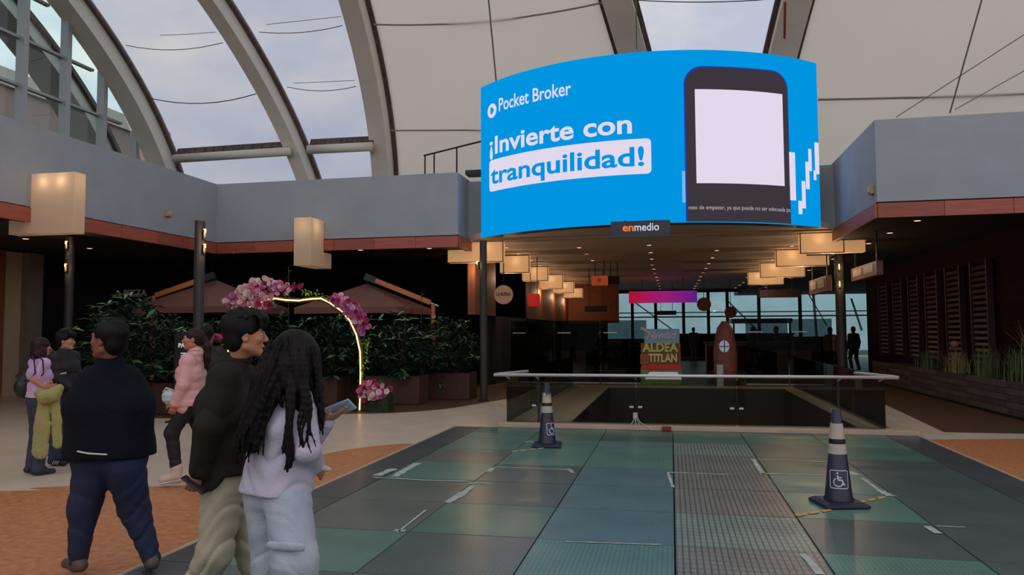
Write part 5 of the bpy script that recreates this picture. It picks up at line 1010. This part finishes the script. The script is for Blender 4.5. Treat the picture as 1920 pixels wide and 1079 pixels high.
def figure(g, P, skin, top, pants, shoe, h=.007, gh=.009, thick=1., top_off=.012, hem=.86, sleeve=1., wide=0., topfold=None, pantfold=None, top_name='jacket', pants_name='trousers', hair=None, neckclip=.0, face=True, hands=(True, True), hairm=None, top_k=.05, bust=0.):
    k = g.k; J = {n_: v3(*q) if not isinstance(q, np.ndarray) else q for n_, q in P.items()}; t = thick
    hc, R = J['head'], J['R'] if 'R' in J else np.eye(3); ch = J['chest']; pe = J['pelvis']; nb = J['neck']
    ax = (J['shR']-J['shL']); ax = ax/np.linalg.norm(ax); S = SDF()
    # body: one continuous surface from head to toes
    S.cap(pe-ax*.06*k, pe+ax*.06*k, .10*k*t, k=.05); S.cap(pe, ch, .095*k*t, .10*k*t, .05); S.cap(ch-ax*.07*k, ch+ax*.07*k, .095*k*t, k=.05); S.cap(J['shL'], J['shR'], .045*k, k=.04)
    S.cap(nb-v3(0, 0, .03)*k, hc+R @ (v3(0, -.02, -.05)*k), .052*k, .050*k, .025)
    hk = k*float(J['hk'][0]) if 'hk' in J else k
    head_parts(g, S, hc, R, hk)
    for sd in 'LR':
        S.chain([J['sh'+sd], J['el'+sd], J['wr'+sd]], [.046*k, .036*k, .026*k], .015)
        if hands[sd == 'R']: hand(S, J['wr'+sd], J.get('hd'+sd, J['wr'+sd]-J['el'+sd]), J.get('hn'+sd, v3(1 if sd == 'R' else -1, 0, 0)), J.get('hs'+sd, v3(-1 if sd == 'R' else 1, 0, 0))[0], k, float(J.get('hc'+sd, v3(.3, 0, 0))[0]))
        S.chain([J['hip'+sd], J['kn'+sd], J['an'+sd]], [.08*k*t, .055*k, .038*k], .03); S.cap(J['an'+sd]-v3(0, 0, .03)*k, J['toe'+sd], .034*k, .026*k, .02)
    S.mesh('body', skin, g.root, h)
    # top
    S = SDF(); o = top_off
    S.cap(ch-ax*.085*k*t, ch+ax*.085*k*t, .115*k*t+o, k=top_k); mid = (ch+pe)/2; S.cap(mid-ax*.06*k*t, mid+ax*.06*k*t, .108*k*t+o, k=top_k); S.cap(J['shL']+v3(0, 0, -.005), J['shR']+v3(0, 0, -.005), .056*k+o, k=top_k)
    pt = pe+(mid-pe)*.2; S.cap(pt-ax*.065*k*t, pt+ax*.065*k*t, .118*k*t+o, k=top_k); S.cap(pe+(pe-mid)*.3-ax*.06*k*t, pe+(pe-mid)*.3+ax*.06*k*t, .120*k*t+o, k=top_k)
    S.cap(ch+v3(0, 0, .05), nb, .085*k, .07*k+o*.4, top_k)
    if bust:
        f_ = np.cross(v3(0, 0, 1), ax)
        for sd in (-1, 1): S.ell(ch+f_*.085*k+ax*sd*.065*k+v3(0, 0, -.03*k), v3(.06, .06, .06)*k*bust, .03)
    for sd in 'LR':
        w = J['el'+sd]+(J['wr'+sd]-J['el'+sd])*(.97 if sleeve >= 1 else 0)
        if sleeve >= 1: S.chain([J['sh'+sd], J['el'+sd], w], [.056*k+o, .046*k+o*1.1, .036*k+o], .03)
        else: S.cap(J['sh'+sd], J['sh'+sd]+(J['el'+sd]-J['sh'+sd])*sleeve, .054*k+o, .054*k+o*1.2, .03)
    hz = hem*k; nz2 = nb[2]+neckclip
    if isinstance(hem, tuple): hz = hem[0]
    wl, wr_ = J['wrL'], J['wrR']
    def clip(x, y, z):
        near = np.minimum(np.minimum((x-wl[0])**2+(y-wl[1])**2+(z-wl[2])**2, (x-wr_[0])**2+(y-wr_[1])**2+(z-wr_[2])**2), np.minimum((x-J['elL'][0])**2+(y-J['elL'][1])**2+(z-J['elL'][2])**2, (x-J['elR'][0])**2+(y-J['elR'][1])**2+(z-J['elR'][2])**2)) < .13**2
        c = np.where(near, -.5, hz-z); return np.maximum(c, z-nz2-.035)
    S.mesh(top_name, top, g.root, gh, fold=topfold, clip=clip)
    # trousers
    S = SDF(); S.cap(pe-ax*.06*k*t, pe+ax*.06*k*t, .108*k*t+.008, k=.05)
    if not wide: S.cap(pe+v3(0, 0, .1*k), pe, .095*k*t, .1*k*t, .04)
    for sd in 'LR':
        hp = J['hip'+sd]; kn = J['kn'+sd]; an = J['an'+sd]; S.chain([hp, kn, an+v3(0, 0, .0)], [.092*k*t+.006+wide*.5, .066*k*t+.006+wide, .050*k+.006+wide*1.2], .035)
    al, ar_ = J['anL'], J['anR']
    def clip2(x, y, z): dl = (x-al[0])**2+(y-al[1])**2; dr = (x-ar_[0])**2+(y-ar_[1])**2; az = np.where(dl < dr, al[2], ar_[2]); return np.maximum(az-.045-z, z-(hz+.06))
    S.mesh(pants_name, pants, g.root, gh, fold=pantfold, clip=clip2)
    for sd in 'LR':
        an, to = J['an'+sd], J['toe'+sd]; d = to-an; d[2] = 0; d /= np.linalg.norm(d); zg = min(an[2]-.085*k, to[2]-.028*k) if abs(an[2]-to[2]) > .12 else to[2]-.03*k
        zg = J['flr'+sd][0] if 'flr'+sd in J else max(0, zg); hl = an-d*.045*k; hl = v3(hl[0], hl[1], zg+.05*k) if abs(an[2]-zg) < .14 else hl
        S = SDF(); S.cap(hl, to, .043*k, .036*k, .03, (v3(0, 0, 1), 1.05)); S.cap(an+v3(0, 0, .01), hl+(to-hl)*.3, .045*k, .045*k, .03)
        so = S.mesh('shoe', shoe, g.root, .008, clip=lambda x, y, z, zg=zg: (zg+.004)-z)
    if hair: hair(g, hc, R, hk)
    if face: face_bits(g, hc, R, hk, hairm)
def folds(a, f, seed, zlim=None):
    r = random.Random(seed); ph = [r.uniform(0, 6) for _ in range(8)]
    def fn(x, y, z):
        u = z*f+2.2*np.sin(x*9+ph[0])+1.8*np.sin(y*11+ph[1])+1.2*np.sin((x+y)*17+ph[2]); w = .35+.65*np.clip(np.sin(z*f*.37+x*7+ph[3])*np.sin(y*8+ph[4])+.4, 0, 1)
        u2 = z*f*.55+x*26+3*np.sin(y*9+z*5+ph[6]); cr_ = lambda q: np.exp(-(np.sin(q*.5)/.22)**2)
        return a*(w*(1.3*cr_(u)-.25)+.8*(1-w)*cr_(u2)+.25*np.sin(u*1.9+ph[5]))
    return fn
def hair_short(m, seed=1, fringe=True, vol=1., top=.0):
    def fn(g, hc, R, k):
        T = lambda x, y, z: hc+R @ (v3(x, y, z)*k); S = SDF(); r = random.Random(seed)
        S.ell(T(0, -.024, .045+top*.5), v3(.083*vol, .100*vol, (.084+top)*vol)*k, .01, R); S.ell(T(0, -.055, -.02), v3(.074, .058, .07)*k, .02, R)
        for x in (-1, 1): S.ell(T(x*.074, -.008, .03), v3(.012, .04, .038)*k, .012, R); S.ell(T(x*.088, .012, -.02), v3(.03, .028, .034)*k, .008, R, sub=True)
        S.ell(T(0, .098, -.032), v3(.085, .062, .088)*k, .01, R, sub=True)
        if fringe:
            for i in range(26):
                a = r.uniform(-1.25, 1.25); p0 = T(.045*math.sin(a), .03+.03*math.cos(a), .115+top); p1 = T(.078*math.sin(a), .055+.05*math.cos(a), .085+r.uniform(-.01, .01)+top*.5); p2 = T(.082*math.sin(a)+r.uniform(-.01, .01), .047+.062*math.cos(a), .048+r.uniform(-.012, .015))
                S.chain([p0, p1, p2], [.016*k, .013*k, .004*k], .008)
        for i in range(40):
            a, b_ = r.uniform(-3.1, 3.1), r.uniform(.1, 1.2); q = v3(.080*vol*math.sin(a)*math.sin(b_), -.024+.097*vol*math.cos(a)*math.sin(b_), .045+top*.5+(.084+top)*vol*math.cos(b_)); S.cap(T(*q), T(*(q+v3(.01*math.sin(a), .015, .004))), .010*k, .005*k, .008)
        S.mesh('hair', m, g.root, .005)
    return fn
def std(g, lean=0., **kw):
    """default standing joints in the figure's own frame (x right, y forward)"""
    k = g.k; y = lambda z: lean*(z-.93)
    P = dict(pelvis=(0, 0, .93), chest=(0, y(1.25), 1.25), neck=(0, y(1.45)-.01, 1.45), head=(0, y(1.6)+.015, 1.595), shL=(-.165, y(1.4), 1.39), shR=(.165, y(1.4), 1.39),
             elL=(-.215, -.02, 1.12), elR=(.215, -.02, 1.12), wrL=(-.22, .05, .88), wrR=(.22, .05, .88), hipL=(-.085, 0, .88), hipR=(.085, 0, .88), knL=(-.10, .02, .48), knR=(.10, .02, .48), anL=(-.11, -.02, .085), anR=(.11, -.02, .085), toeL=(-.13, .14, .035), toeR=(.13, .14, .035))
    P = {n_: v3(*q)*k for n_, q in P.items()}; P['R'] = np.eye(3)
    for n_, q in kw.items(): P[n_] = q if isinstance(q, np.ndarray) else v3(*q)*(k if n_[:2] not in ('hn', 'hd', 'hs', 'hc') else 1)
    return P
def turn(g, phi): return rotz(math.radians(phi-g.phi))   # head rotation so that the face looks towards phi in view terms
# ---- man in navy sweater, seen from behind
m_knit = mat('navy_knit', srgb(16, 17, 28), .95, bump=.3, bscale=160, spec=.2); m_denim = mat('dark_blue_denim', srgb(21, 31, 62), .8, var=.25, vscale=3, bump=.25, bscale=140); m_trainer = mat('brown_trainer', srgb(84, 70, 64), .6)
g = Fig('man in navy sweater and dark jeans walking away, seen from behind', 205, 5.05, 108, 1.73)
P = std(g, .05, R=turn(g, 140) @ rotx(.05))
P.update(knL=g.L(158, 950, 5.0), anL=g.L(146, 1050, 4.95), knR=g.L(252, 955, 5.1), anR=g.L(284, 1046, 5.05), hipL=g.L(178, 875), hipR=g.L(234, 875), elL=g.L(156, 790, 5.02), wrL=g.L(166, 838, 5.3), elR=g.L(258, 790, 5.1), wrR=g.L(240, 830, 5.38), shL=g.L(170, 710, 5.05), shR=g.L(244, 710, 5.1), head=g.L(203, 638, 5.02), neck=g.L(207, 678, 5.05), hk=v3(1.1, 0, 0), pelvis=g.L(206, 852, 5.08), chest=g.L(206, 762, 5.07))
for sd in 'LR': P['toe'+sd] = P['an'+sd]+rotz(.0) @ v3(-.02 if sd == 'L' else .03, .15, -.05)
figure(g, P, m_skin2, m_knit, m_denim, m_trainer, thick=1.36, top_off=.014, top_k=.11, hem=.775/1.0, topfold=folds(.0035, 26, 3), pantfold=folds(.007, 30, 4), top_name='sweater', pants_name='jeans', hair=hair_short(m_hair, 2, False, 1.02), neckclip=.015)
SDF().chain([g.L(145, 847, 4.80), g.L(165, 851, 4.76), g.L(200, 853, 4.74)], [.006, .006, .006], .004).mesh('shirt_hem', mat('white_cotton', srgb(200, 200, 205), .8), g.root, .005)
for sd in 'LR': a_ = P['an'+sd]; SDF().cap(a_+v3(-.03, .02, -.045), a_+v3(.03, .02, -.045), .02, k=.01).mesh('sock', m_sole, g.root, .006)
# ---- woman in pink quilted jacket
m_pink = mat('pink_quilted_nylon', srgb(214, 160, 160), .55, bump=.15, bscale=30); m_blackp = mat('black_leggings', srgb(20, 18, 26), .7); m_boot = mat('beige_boot', srgb(196, 176, 164), .75)
g = Fig('woman in pink quilted jacket with ponytail walking left', 352, 7.95, 176, 1.64)
P = std(g, .03, R=turn(g, 172)); P.update(head=g.L(362, 637), neck=g.L(368, 662), pelvis=g.L(357, 752), chest=g.L(358, 702), hipL=g.L(352, 760, 7.87), hipR=g.L(360, 760, 8.05), knL=g.L(322, 812, 7.85), anL=g.L(331, 886, 7.85), toeL=g.L(306, 903, 7.82), knR=g.L(378, 815, 8.05), anR=g.L(402, 880, 8.1), toeR=g.L(392, 902, 8.1),
    shL=g.L(352, 677, 7.82), shR=g.L(366, 677, 8.08), elL=g.L(344, 722, 7.76), wrL=g.L(329, 758, 7.76), elR=g.L(362, 722, 8.15), wrR=g.L(335, 745, 8.15), hdL=g.L(318, 784, 7.78)-g.L(329, 758, 7.76), hcL=(.4, 0, 0))
quilt = lambda x, y, z: -.007*np.abs(np.sin((z-.02*np.sin(x*9))*PI/.085))*np.where(np.abs(x) > .17, .2, 1)
figure(g, P, m_skin, m_pink, m_blackp, m_boot, thick=1.02, top_off=.016, hem=.885, topfold=quilt, pantfold=folds(.004, 34, 7), neckclip=.03, hairm=m_hairb, h=.0065, gh=.008,
       hair=lambda g, hc, R, k: (lambda T: SDF().ell(T(0, -.02, .035), v3(.082, .102, .09)*k, .01, R).ell(T(0, -.05, -.01), v3(.07, .06, .07)*k, .02, R).ell(T(0, .10, -.045), v3(.09, .058, .1)*k, .01, R, sub=True).ell(T(-.088, .012, -.02), v3(.025, .026, .034)*k, .006, R, sub=True)
       .ell(T(0, -.115, .0), v3(.03, .03, .03)*k, .02, R).chain([T(0, -.12, .0), T(0, -.15, -.08), T(.005, -.15, -.2), T(0, -.125, -.32)], [.03*k, .042*k, .036*k, .008*k], .02).chain([T(.01, -.12, .0), T(.02, -.165, -.1), T(.02, -.16, -.24), T(.01, -.15, -.35)], [.02*k, .028*k, .022*k, .004*k], .015).mesh('hair', m_hairb, g.root, .006))(lambda x, y, z: hc+R @ (v3(x, y, z)*k)))
nk = P['neck']; SDF().chain([nk+v3(.075*math.cos(a), .005+.07*math.sin(a), .022+.012*math.cos(a*2)) for a in np.linspace(0, 2*PI, 15)], [.011]*15, .008).mesh('collar', m_pink, g.root, .006)
for sd in 'LR': a_ = P['an'+sd]; SDF().cap(a_+v3(0, 0, -.03), a_+v3(0, 0, .05), .056, .062, .02).cap(a_+v3(0, 0, -.04), P['toe'+sd]+v3(0, 0, .015), .052, .044, .03).mesh('boot_shaft', m_boot, g.root, .007); SDF().cap(a_+v3(-.0, -.03, -.075), P['toe'+sd]+v3(0, 0, -.02), .05, .045, .01, (v3(0, 0, 1), 3.0)).mesh('boot_sole', m_sole, g.root, .007)
hp = WM[g.root.name] @ Vector(g.L(318, 746, 7.80)); t = thing('folded_bag', 'small pale blue-grey bag held by the woman in pink', 'bag', hp); bagm = mat('pale_blue_bag', srgb(170, 196, 196), .7, var=.15, vscale=10)
SDF().ell((0, 0, 0), (.085, .05, .075), .02).ell((.0, 0, .03), (.07, .055, .05), .02).mesh('pouch', bagm, t, .008, fold=folds(.006, 60, 9)); SDF().chain([v3(-.06, -.02, .06), v3(-.02, -.03, .1), v3(.05, -.02, .08), v3(.08, 0, .0)], [.008]*4, .006).mesh('strap', m_sole, t, .005)
# ---- young man in dark jacket
m_olive = mat('dark_olive_jacket', srgb(36, 33, 28), .8, spec=.2, var=.1, vscale=5, bump=.15, bscale=30); m_khaki = mat('khaki_cotton', srgb(178, 166, 144), .85, var=.08, vscale=3, bump=.2, bscale=80)
g = Fig('young man with black hair in dark olive jacket, profile to the right', 428, 4.3, 22, 1.735)
P = std(g, .06, R=turn(g, 2)); P.update(hk=v3(1.04, 0, 0), head=g.L(461, 630, 4.3), neck=g.L(440, 683, 4.32), chest=g.L(428, 762, 4.33), pelvis=g.L(426, 890, 4.35), shL=g.L(452, 705, 4.47), shR=g.L(422, 708, 4.17), elR=g.L(392, 800, 4.08), wrR=g.L(376, 882, 4.12), hdR=g.L(362, 915, 4.1)-g.L(378, 880, 4.12), elL=g.L(455, 800, 4.55), wrL=g.L(490, 870, 4.55),
    hipR=g.L(418, 905, 4.26), hipL=g.L(440, 905, 4.42), knR=g.L(404, 1035, 4.2), anR=g.L(345, 1145, 4.25), toeR=g.L(378, 1168, 4.2), knL=g.L(470, 1025, 4.42), anL=g.L(492, 1140, 4.4), toeL=g.L(540, 1152, 4.4), hcR=(.6, 0, 0))
figure(g, P, m_skin, m_olive, m_khaki, m_trainer, h=.0055, gh=.0085, thick=1.12, top_off=.026, hem=.80, topfold=folds(.006, 22, 11), pantfold=folds(.009, 34, 12), wide=.014, hair=hair_short(m_hair, 5, True, 1.06, .012), neckclip=.035)
nk = P['neck']; SDF().chain([nk+v3(.068*math.cos(a), .01+.066*math.sin(a), .02) for a in np.linspace(0, 2*PI, 17)], [.02]*17, .01).mesh('collar', m_olive, g.root, .007)
hp = Vector(WM[g.root.name] @ Vector(g.L(364, 910, 4.06))); q_ = (PF(392, 928, 4.06)-PF(350, 896, 4.06)).normalized(); t = thing('smartphone', 'dark phone held low behind him by the young man', 'phone', hp)
MB().obox(hp, (.15, .07, .011), q_.to_track_quat('X', 'Z').to_matrix()).build('body', mat('phone_dark', srgb(40, 26, 28), .3), t, bevel=.004); MB().obox(hp+Vector((0, 0, .007)), (.135, .06, .003), q_.to_track_quat('X', 'Z').to_matrix()).build('screen', mat('phone_glass', srgb(60, 56, 60), .08), t)
# ---- girl with long black hair
m_sweat = mat('lilac_grey_sweatshirt', srgb(186, 178, 196), .85, var=.05, vscale=6, bump=.2, bscale=60); m_ljean = mat('light_blue_denim', srgb(156, 166, 182), .85, col2=srgb(182, 188, 198), vscale=5, bump=.25, bscale=120)
g = Fig('girl with long wavy black hair in lilac-grey sweatshirt holding a phone', 530, 3.9, 52, 1.62)
P = std(g, .05, R=turn(g, 40) @ rotx(-.35)); P.update(head=g.L(558, 668, 3.9), neck=g.L(540, 722, 3.92), chest=g.L(528, 800, 3.92), pelvis=g.L(518, 925, 3.92), shL=g.L(500, 748, 4.02), shR=g.L(566, 748, 3.85), elR=g.L(574, 842, 3.78), wrR=g.L(588, 872, 3.95), elL=g.L(572, 838, 4.06), wrL=g.L(609, 789, 4.0),
    hdL=g.L(642, 774, 3.96)-g.L(609, 789, 4.0), hnL=v3(*(g.inv.to_3x3() @ Vector((.3, 0, -1)))), hsL=(-1, 0, 0), hcL=(.12, 0, 0), hdR=g.L(603, 880, 4.02)-g.L(588, 868, 3.96), hipL=g.L(500, 935, 3.98), hipR=g.L(540, 935, 3.85), knR=g.L(552, 1050, 3.78), anR=g.L(560, 1165, 3.8), toeR=g.L(600, 1185, 3.8), knL=g.L(515, 1050, 4.0), anL=g.L(500, 1165, 4.02), toeL=g.L(540, 1178, 4.02))
def jeanfold(x, y, z): return folds(.007, 30, 15)(x, y, z)
figure(g, P, m_skin, m_sweat, m_ljean, mat('white_sneaker', srgb(200, 198, 196), .6), h=.0055, gh=.008, thick=1.04, top_off=.022, top_k=.075, hem=.825, topfold=folds(.0055, 30, 21), pantfold=jeanfold, wide=.042, neckclip=.03, top_name='sweatshirt', pants_name='jeans', hair=None)
wl_ = P['wrL']; dL = P['elL']-wl_; dL /= np.linalg.norm(dL); SDF().cap(wl_+dL*.02, wl_+dL*.06, .044, .05, .01).mesh('cuff', m_sweat, g.root, .006)
# hem rib of the sweatshirt
# cargo pocket
p0, p1 = g.L(507, 1012, 3.71), g.L(564, 1016, 3.67); sd_ = g.L(507, 1035, 3.66)-p0
SDF().chain([p0+sd_*.5, (p0+p1)/2+sd_*.5+v3(0, 0, -.0), p1+sd_*.5], [.021, .022, .021], .01, (v3(*(g.inv.to_3x3() @ -_f)), 2.2)).mesh('pocket_flap', m_ljean, g.root, .006)
# hair: skull cap plus many wavy locks
T = lambda x, y, z: P['head']+P['R'] @ (v3(x, y, z)*g.k); r = random.Random(3); S = SDF()
S.ell(T(0, -.025, .035), v3(.105, .122, .105)*g.k, .01, P['R']); S.ell(T(0, -.06, -.06), v3(.10, .075, .12)*g.k, .03, P['R']); S.ell(T(0, .11, -.05), v3(.07, .05, .1)*g.k, .01, P['R'], sub=True)
def lock(q0, q1, q2, r0, amp, ph, n=12):
    a, b_, c = g.L(*q0), g.L(*q1), g.L(*q2); pts = []; dep = v3(*(g.inv.to_3x3() @ _r0))
    for i in range(n+1): u = i/n; p = a*(1-u)**2+b_*2*u*(1-u)+c*u*u; pts.append(p+dep*amp*math.sin(u*11+ph)*u+v3(0, 0, 0))
    S.chain(pts, [r0*(.25+.75*min(1, i/n*4))*(1-.75*(i/n)**1.5)+.002 for i in range(n+1)], .009)
G = lambda *a: g.L(*a)
S.chain([G(535, 668, 3.86), G(510, 715, 3.84), G(488, 775, 3.84), G(470, 830, 3.86)], [.09, .095, .078, .05], .03).chain([G(562, 665, 3.86), G(556, 695, 3.83), G(552, 722, 3.81)], [.09, .08, .035], .03).chain([G(575, 668, 3.88), G(587, 725, 3.86), G(596, 770, 3.86)], [.07, .05, .025], .02)
for i in range(70):  # heavy mass falling on the left of her back
    u = r.random(); f0 = r.uniform(-.04, .05); lock((505+u*40, 640+r.uniform(-10, 30), 3.80+f0), (460+u*46+r.uniform(-10, 10), 745, 3.755+f0), (440+u*48+r.uniform(-7, 7), 862+r.uniform(-30, 24)-u*34, 3.77+f0), .0095, .012, r.random()*6)
for i in range(16): u = r.random(); lock((525+u*50, 655, 3.77), (530+u*48, 715, 3.72), (522+u*60+r.uniform(-8, 8), 735+r.uniform(0, 45), 3.76), .009, .012, r.random()*6)
for i in range(8): u = r.random(); lock((540+u*14, 690, 3.755), (540+u*10, 780, 3.69), (532+u*14, 862+r.uniform(-20, 30), 3.715), .008, .013, r.random()*6)
for i in range(6): u = i/5; lock((560+u*14, 690, 3.76), (570+u*14, 770, 3.69), (556+u*30, 838+r.uniform(-10, 20), 3.715), .0055, .016, r.random()*6)
for i in range(26): u = r.random(); lock((572+u*20, 655+r.uniform(-10, 20), 3.80+r.uniform(0, .1)), (590+u*10, 735, 3.8+r.uniform(0, .08)), (588+u*20+r.uniform(-6, 6), 790+r.uniform(-15, 30), 3.80+r.uniform(0, .08)), .008, .012, r.random()*6)
S.mesh('hair', m_hair, g.root, .0055)
a, c = PF(607, 779, 4.03), PF(662, 757, 3.97); ax_ = (c-a).normalized(); up_ = (Vector((0, 0, 1))*.78-_f*.62); nn_ = ax_.cross(up_).normalized(); up_ = nn_.cross(ax_).normalized()
Mp = Matrix((ax_, nn_, up_)).transposed(); hp = a.lerp(c, .55); t = thing('smartphone', 'phone in pale blue case held out by the long-haired girl', 'phone', hp)
MB().obox(hp, (.168, .012, .078), Mp).build('case', mat('pale_blue_case', srgb(150, 178, 198), .4), t, bevel=.005)
MB().obox(hp+nn_*(.008 if nn_.dot(_f) > 0 else -.008), (.15, .003, .066), Mp).build('screen', mat('phone_glass', srgb(60, 56, 60), .08), t)
q_ = PF(603, 878, 3.94); t = thing('paper_tissue', 'white crumpled tissue at the right hand of the long-haired girl', 'tissue', q_); SDF().ell((0, 0, 0), (.035, .02, .014), .01, rotz(.4)).ell((.03, 0, -.008), (.025, .018, .01), .01).mesh('paper', m_sole, t, .005, fold=folds(.004, 90, 3))
# ---- girl in lilac t-shirt
m_lil = mat('lilac_tshirt', srgb(200, 168, 208), .8); m_brown = mat('brown_trousers', srgb(66, 48, 44), .8, var=.1); m_yel = mat('olive_yellow_fleece', srgb(156, 150, 94), .95, bump=.5, bscale=50)
g = Fig('girl in lilac t-shirt with a yellow jacket over her arm', 76, 8.7, 20, 1.56)
P = std(g, .0, R=turn(g, 25)); P.update(knL=(-.1, .03, .48), elR=g.L(62, 712, 8.55), wrR=g.L(86, 728, 8.45), elL=g.L(88, 712, 8.85), wrL=g.L(100, 728, 8.75), hdR=g.L(96, 727, 8.42)-g.L(86, 728, 8.45))
jeansd = mat('grey_blue_denim', srgb(52, 58, 76), .8, var=.15, vscale=4)
figure(g, P, m_skin, m_lil, jeansd, mat('navy_boot', srgb(30, 34, 48), .6), thick=.95, top_off=.006, hem=.96, sleeve=.5, topfold=folds(.003, 40, 1), pantfold=folds(.004, 30, 3), bust=.9, wide=.008, h=.007, gh=.008, top_name='tshirt', pants_name='jeans', neckclip=.0,
       hair=lambda g, hc, R, k: (lambda T: SDF().ell(T(0, -.015, .03), v3(.088, .106, .094)*k, .01, R).ell(T(0, -.045, -.06), v3(.082, .075, .10)*k, .03, R).ell(T(0, .105, -.045), v3(.058, .05, .095)*k, .01, R, sub=True).ell(T(0, -.045, -.115), v3(.092, .068, .075)*k, .03, R).cap(T(-.075, .0, -.04), T(-.085, .01, -.14), .03*k, .02*k, .02).cap(T(.075, .0, -.04), T(.085, .01, -.14), .03*k, .02*k, .02).mesh('hair', m_hairb, g.root, .006))(lambda x, y, z: hc+R @ (v3(x, y, z)*k)))
for x in (-1, 1): SDF().chain([g.L(60+6*x+6, 668, 8.6), g.L(72+8*x, 676, 8.52), g.L(74+8*x, 700, 8.5), g.L(60+8*x, 716, 8.62)], [.008]*4, .006).mesh('bag_strap', mat('dark_purple_strap', srgb(52, 30, 60), .8), g.root, .006)
hp = Vector(PF(48, 722, 8.75)); t = thing('small_backpack', 'small black backpack on the back of the girl in lilac', 'backpack', hp)
SDF().ell((0, 0, -.03), (.10, .13, .13), .03).ell((-.02, .05, .09), (.06, .07, .05), .03).mesh('pouch', m_dark, t, .01, fold=folds(.008, 40, 2)); SDF().chain([v3(-.1, 0, .05), v3(-.13, 0, .1), v3(-.08, 0, .13)], [.012]*3, .006).mesh('handle', m_dark, t, .007)
hp = Vector(PF(90, 735, 8.42)); t = thing('draped_jacket', 'olive-yellow fleece jacket draped over the forearm of the girl in lilac', 'jacket', hp); Lq = lambda px, py, F: v3(*(Vector(PF(px, py, F))-hp))
SDF().chain([Lq(76, 738, 8.45), Lq(84, 745, 8.38), Lq(98, 742, 8.38), Lq(112, 728, 8.42)], [.06, .075, .075, .045], .03).chain([Lq(84, 745, 8.44), Lq(79, 800, 8.40), Lq(75, 846, 8.40)], [.07, .09, .095], .03, (v3(*_f), 3.0)).chain([Lq(102, 742, 8.42), Lq(106, 790, 8.39), Lq(108, 832, 8.39)], [.055, .055, .06], .03, (v3(*_f), 2.6)).chain([Lq(88, 750, 8.5), Lq(90, 790, 8.5)], [.07, .05], .03).mesh('fleece', m_yel, t, .01, fold=folds(.010, 26, 6))
SDF().chain([Lq(90, 780, 8.46), Lq(88, 830, 8.46)], [.045, .035], .02).mesh('brown_lining', m_brown, t, .01)
# ---- boy in black jacket
m_bj = mat('black_jacket', srgb(22, 20, 24), .7); m_jb = mat('blue_grey_jeans', srgb(44, 58, 84), .8, var=.15, vscale=4)
g = Fig('boy in black jacket with white chest stripe facing the lilac girl', 122, 9.35, -38, 1.62)
P = std(g, .0, R=turn(g, -22), elR=(.19, .03, 1.12), wrR=(.12, .2, 1.0), elL=(-.19, .03, 1.12), wrL=(-.13, .2, 1.02)); figure(g, P, m_skin, m_bj, m_jb, mat('black_shoe', srgb(24, 22, 26), .5), thick=1.0, top_off=.02, hem=.88, topfold=folds(.005, 30, 5), pantfold=folds(.005, 30, 6), hair=hair_short(m_hair, 8, True, 1.05, .01), neckclip=.02, wide=.012, h=.0065)
SDF().chain([g.L(104, 704, 9.18), g.L(114, 702, 9.14), g.L(123, 700, 9.14)], [.012]*3, .006).mesh('white_stripe', m_sole, g.root, .007); SDF().cap(g.L(92, 660, 9.4), g.L(98, 676, 9.35), .05, .06, .03).mesh('grey_hood', mat('grey_hood', srgb(70, 68, 70), .8), g.root, .009)
for i in range(3): q0 = P['toeR']+v3(.045, -.05-.03*i, .015); SDF().cap(q0+v3(0, -.01, -.02), q0+v3(0, .012, .02), .006, k=.004).mesh('shoe_stripe', m_sole, g.root, .005)
# ---- dark-clothed person behind the woman in pink
m_dk = mat('dark_clothes', srgb(30, 26, 28), .8)
g = Fig('person in dark clothes mostly hidden behind the woman in pink', 388, 9.4, 60, 1.68); figure(g, std(g, .0), m_skin2, m_dk, m_blackp, m_bj, thick=1.05, hair=hair_short(m_hair, 9, False), neckclip=.03, h=.009, gh=.012, face=False, topfold=folds(.005, 30, 5))
# ---- visitors far down the corridor
m_tan = mat('tan_top', srgb(150, 110, 100), .8); m_teal = mat('blue_jacket', srgb(44, 74, 96), .8)
for k, (lab, px, F, phi, top, pn) in enumerate([('distant visitor in tan top beyond the right end of the glass', 1556, 27, -60, m_tan, m_dk), ('distant visitor in dark clothes right of the trunk prop', 1412, 26.5, 40, m_dk, m_jb), ('distant visitor in a blue jacket beyond the middle glass', 1456, 30, 190, m_teal, m_dk), ('distant visitor in dark clothes left of the Christmas board', 1120, 28, 20, m_dk, m_dk), ('distant visitor in dark top at the far right counter', 1600, 29, 120, m_dk, m_dk), ('distant visitor in dark clothes near the far glazing', 1300, 38, 80, m_dk, m_jb)]):
    g = Fig(lab, px, F, phi, 1.66+.03*(k % 3)); g.root.location.z = .006; figure(g, std(g, .02, knL=(-.1, .12, .49), anR=(.1, -.15, .1), toeR=(.1, .0, .04)), m_skin, top, pn, m_bj, hair=hair_short(m_hair, 20+k, False), neckclip=.03, h=.014, gh=.018, face=False)
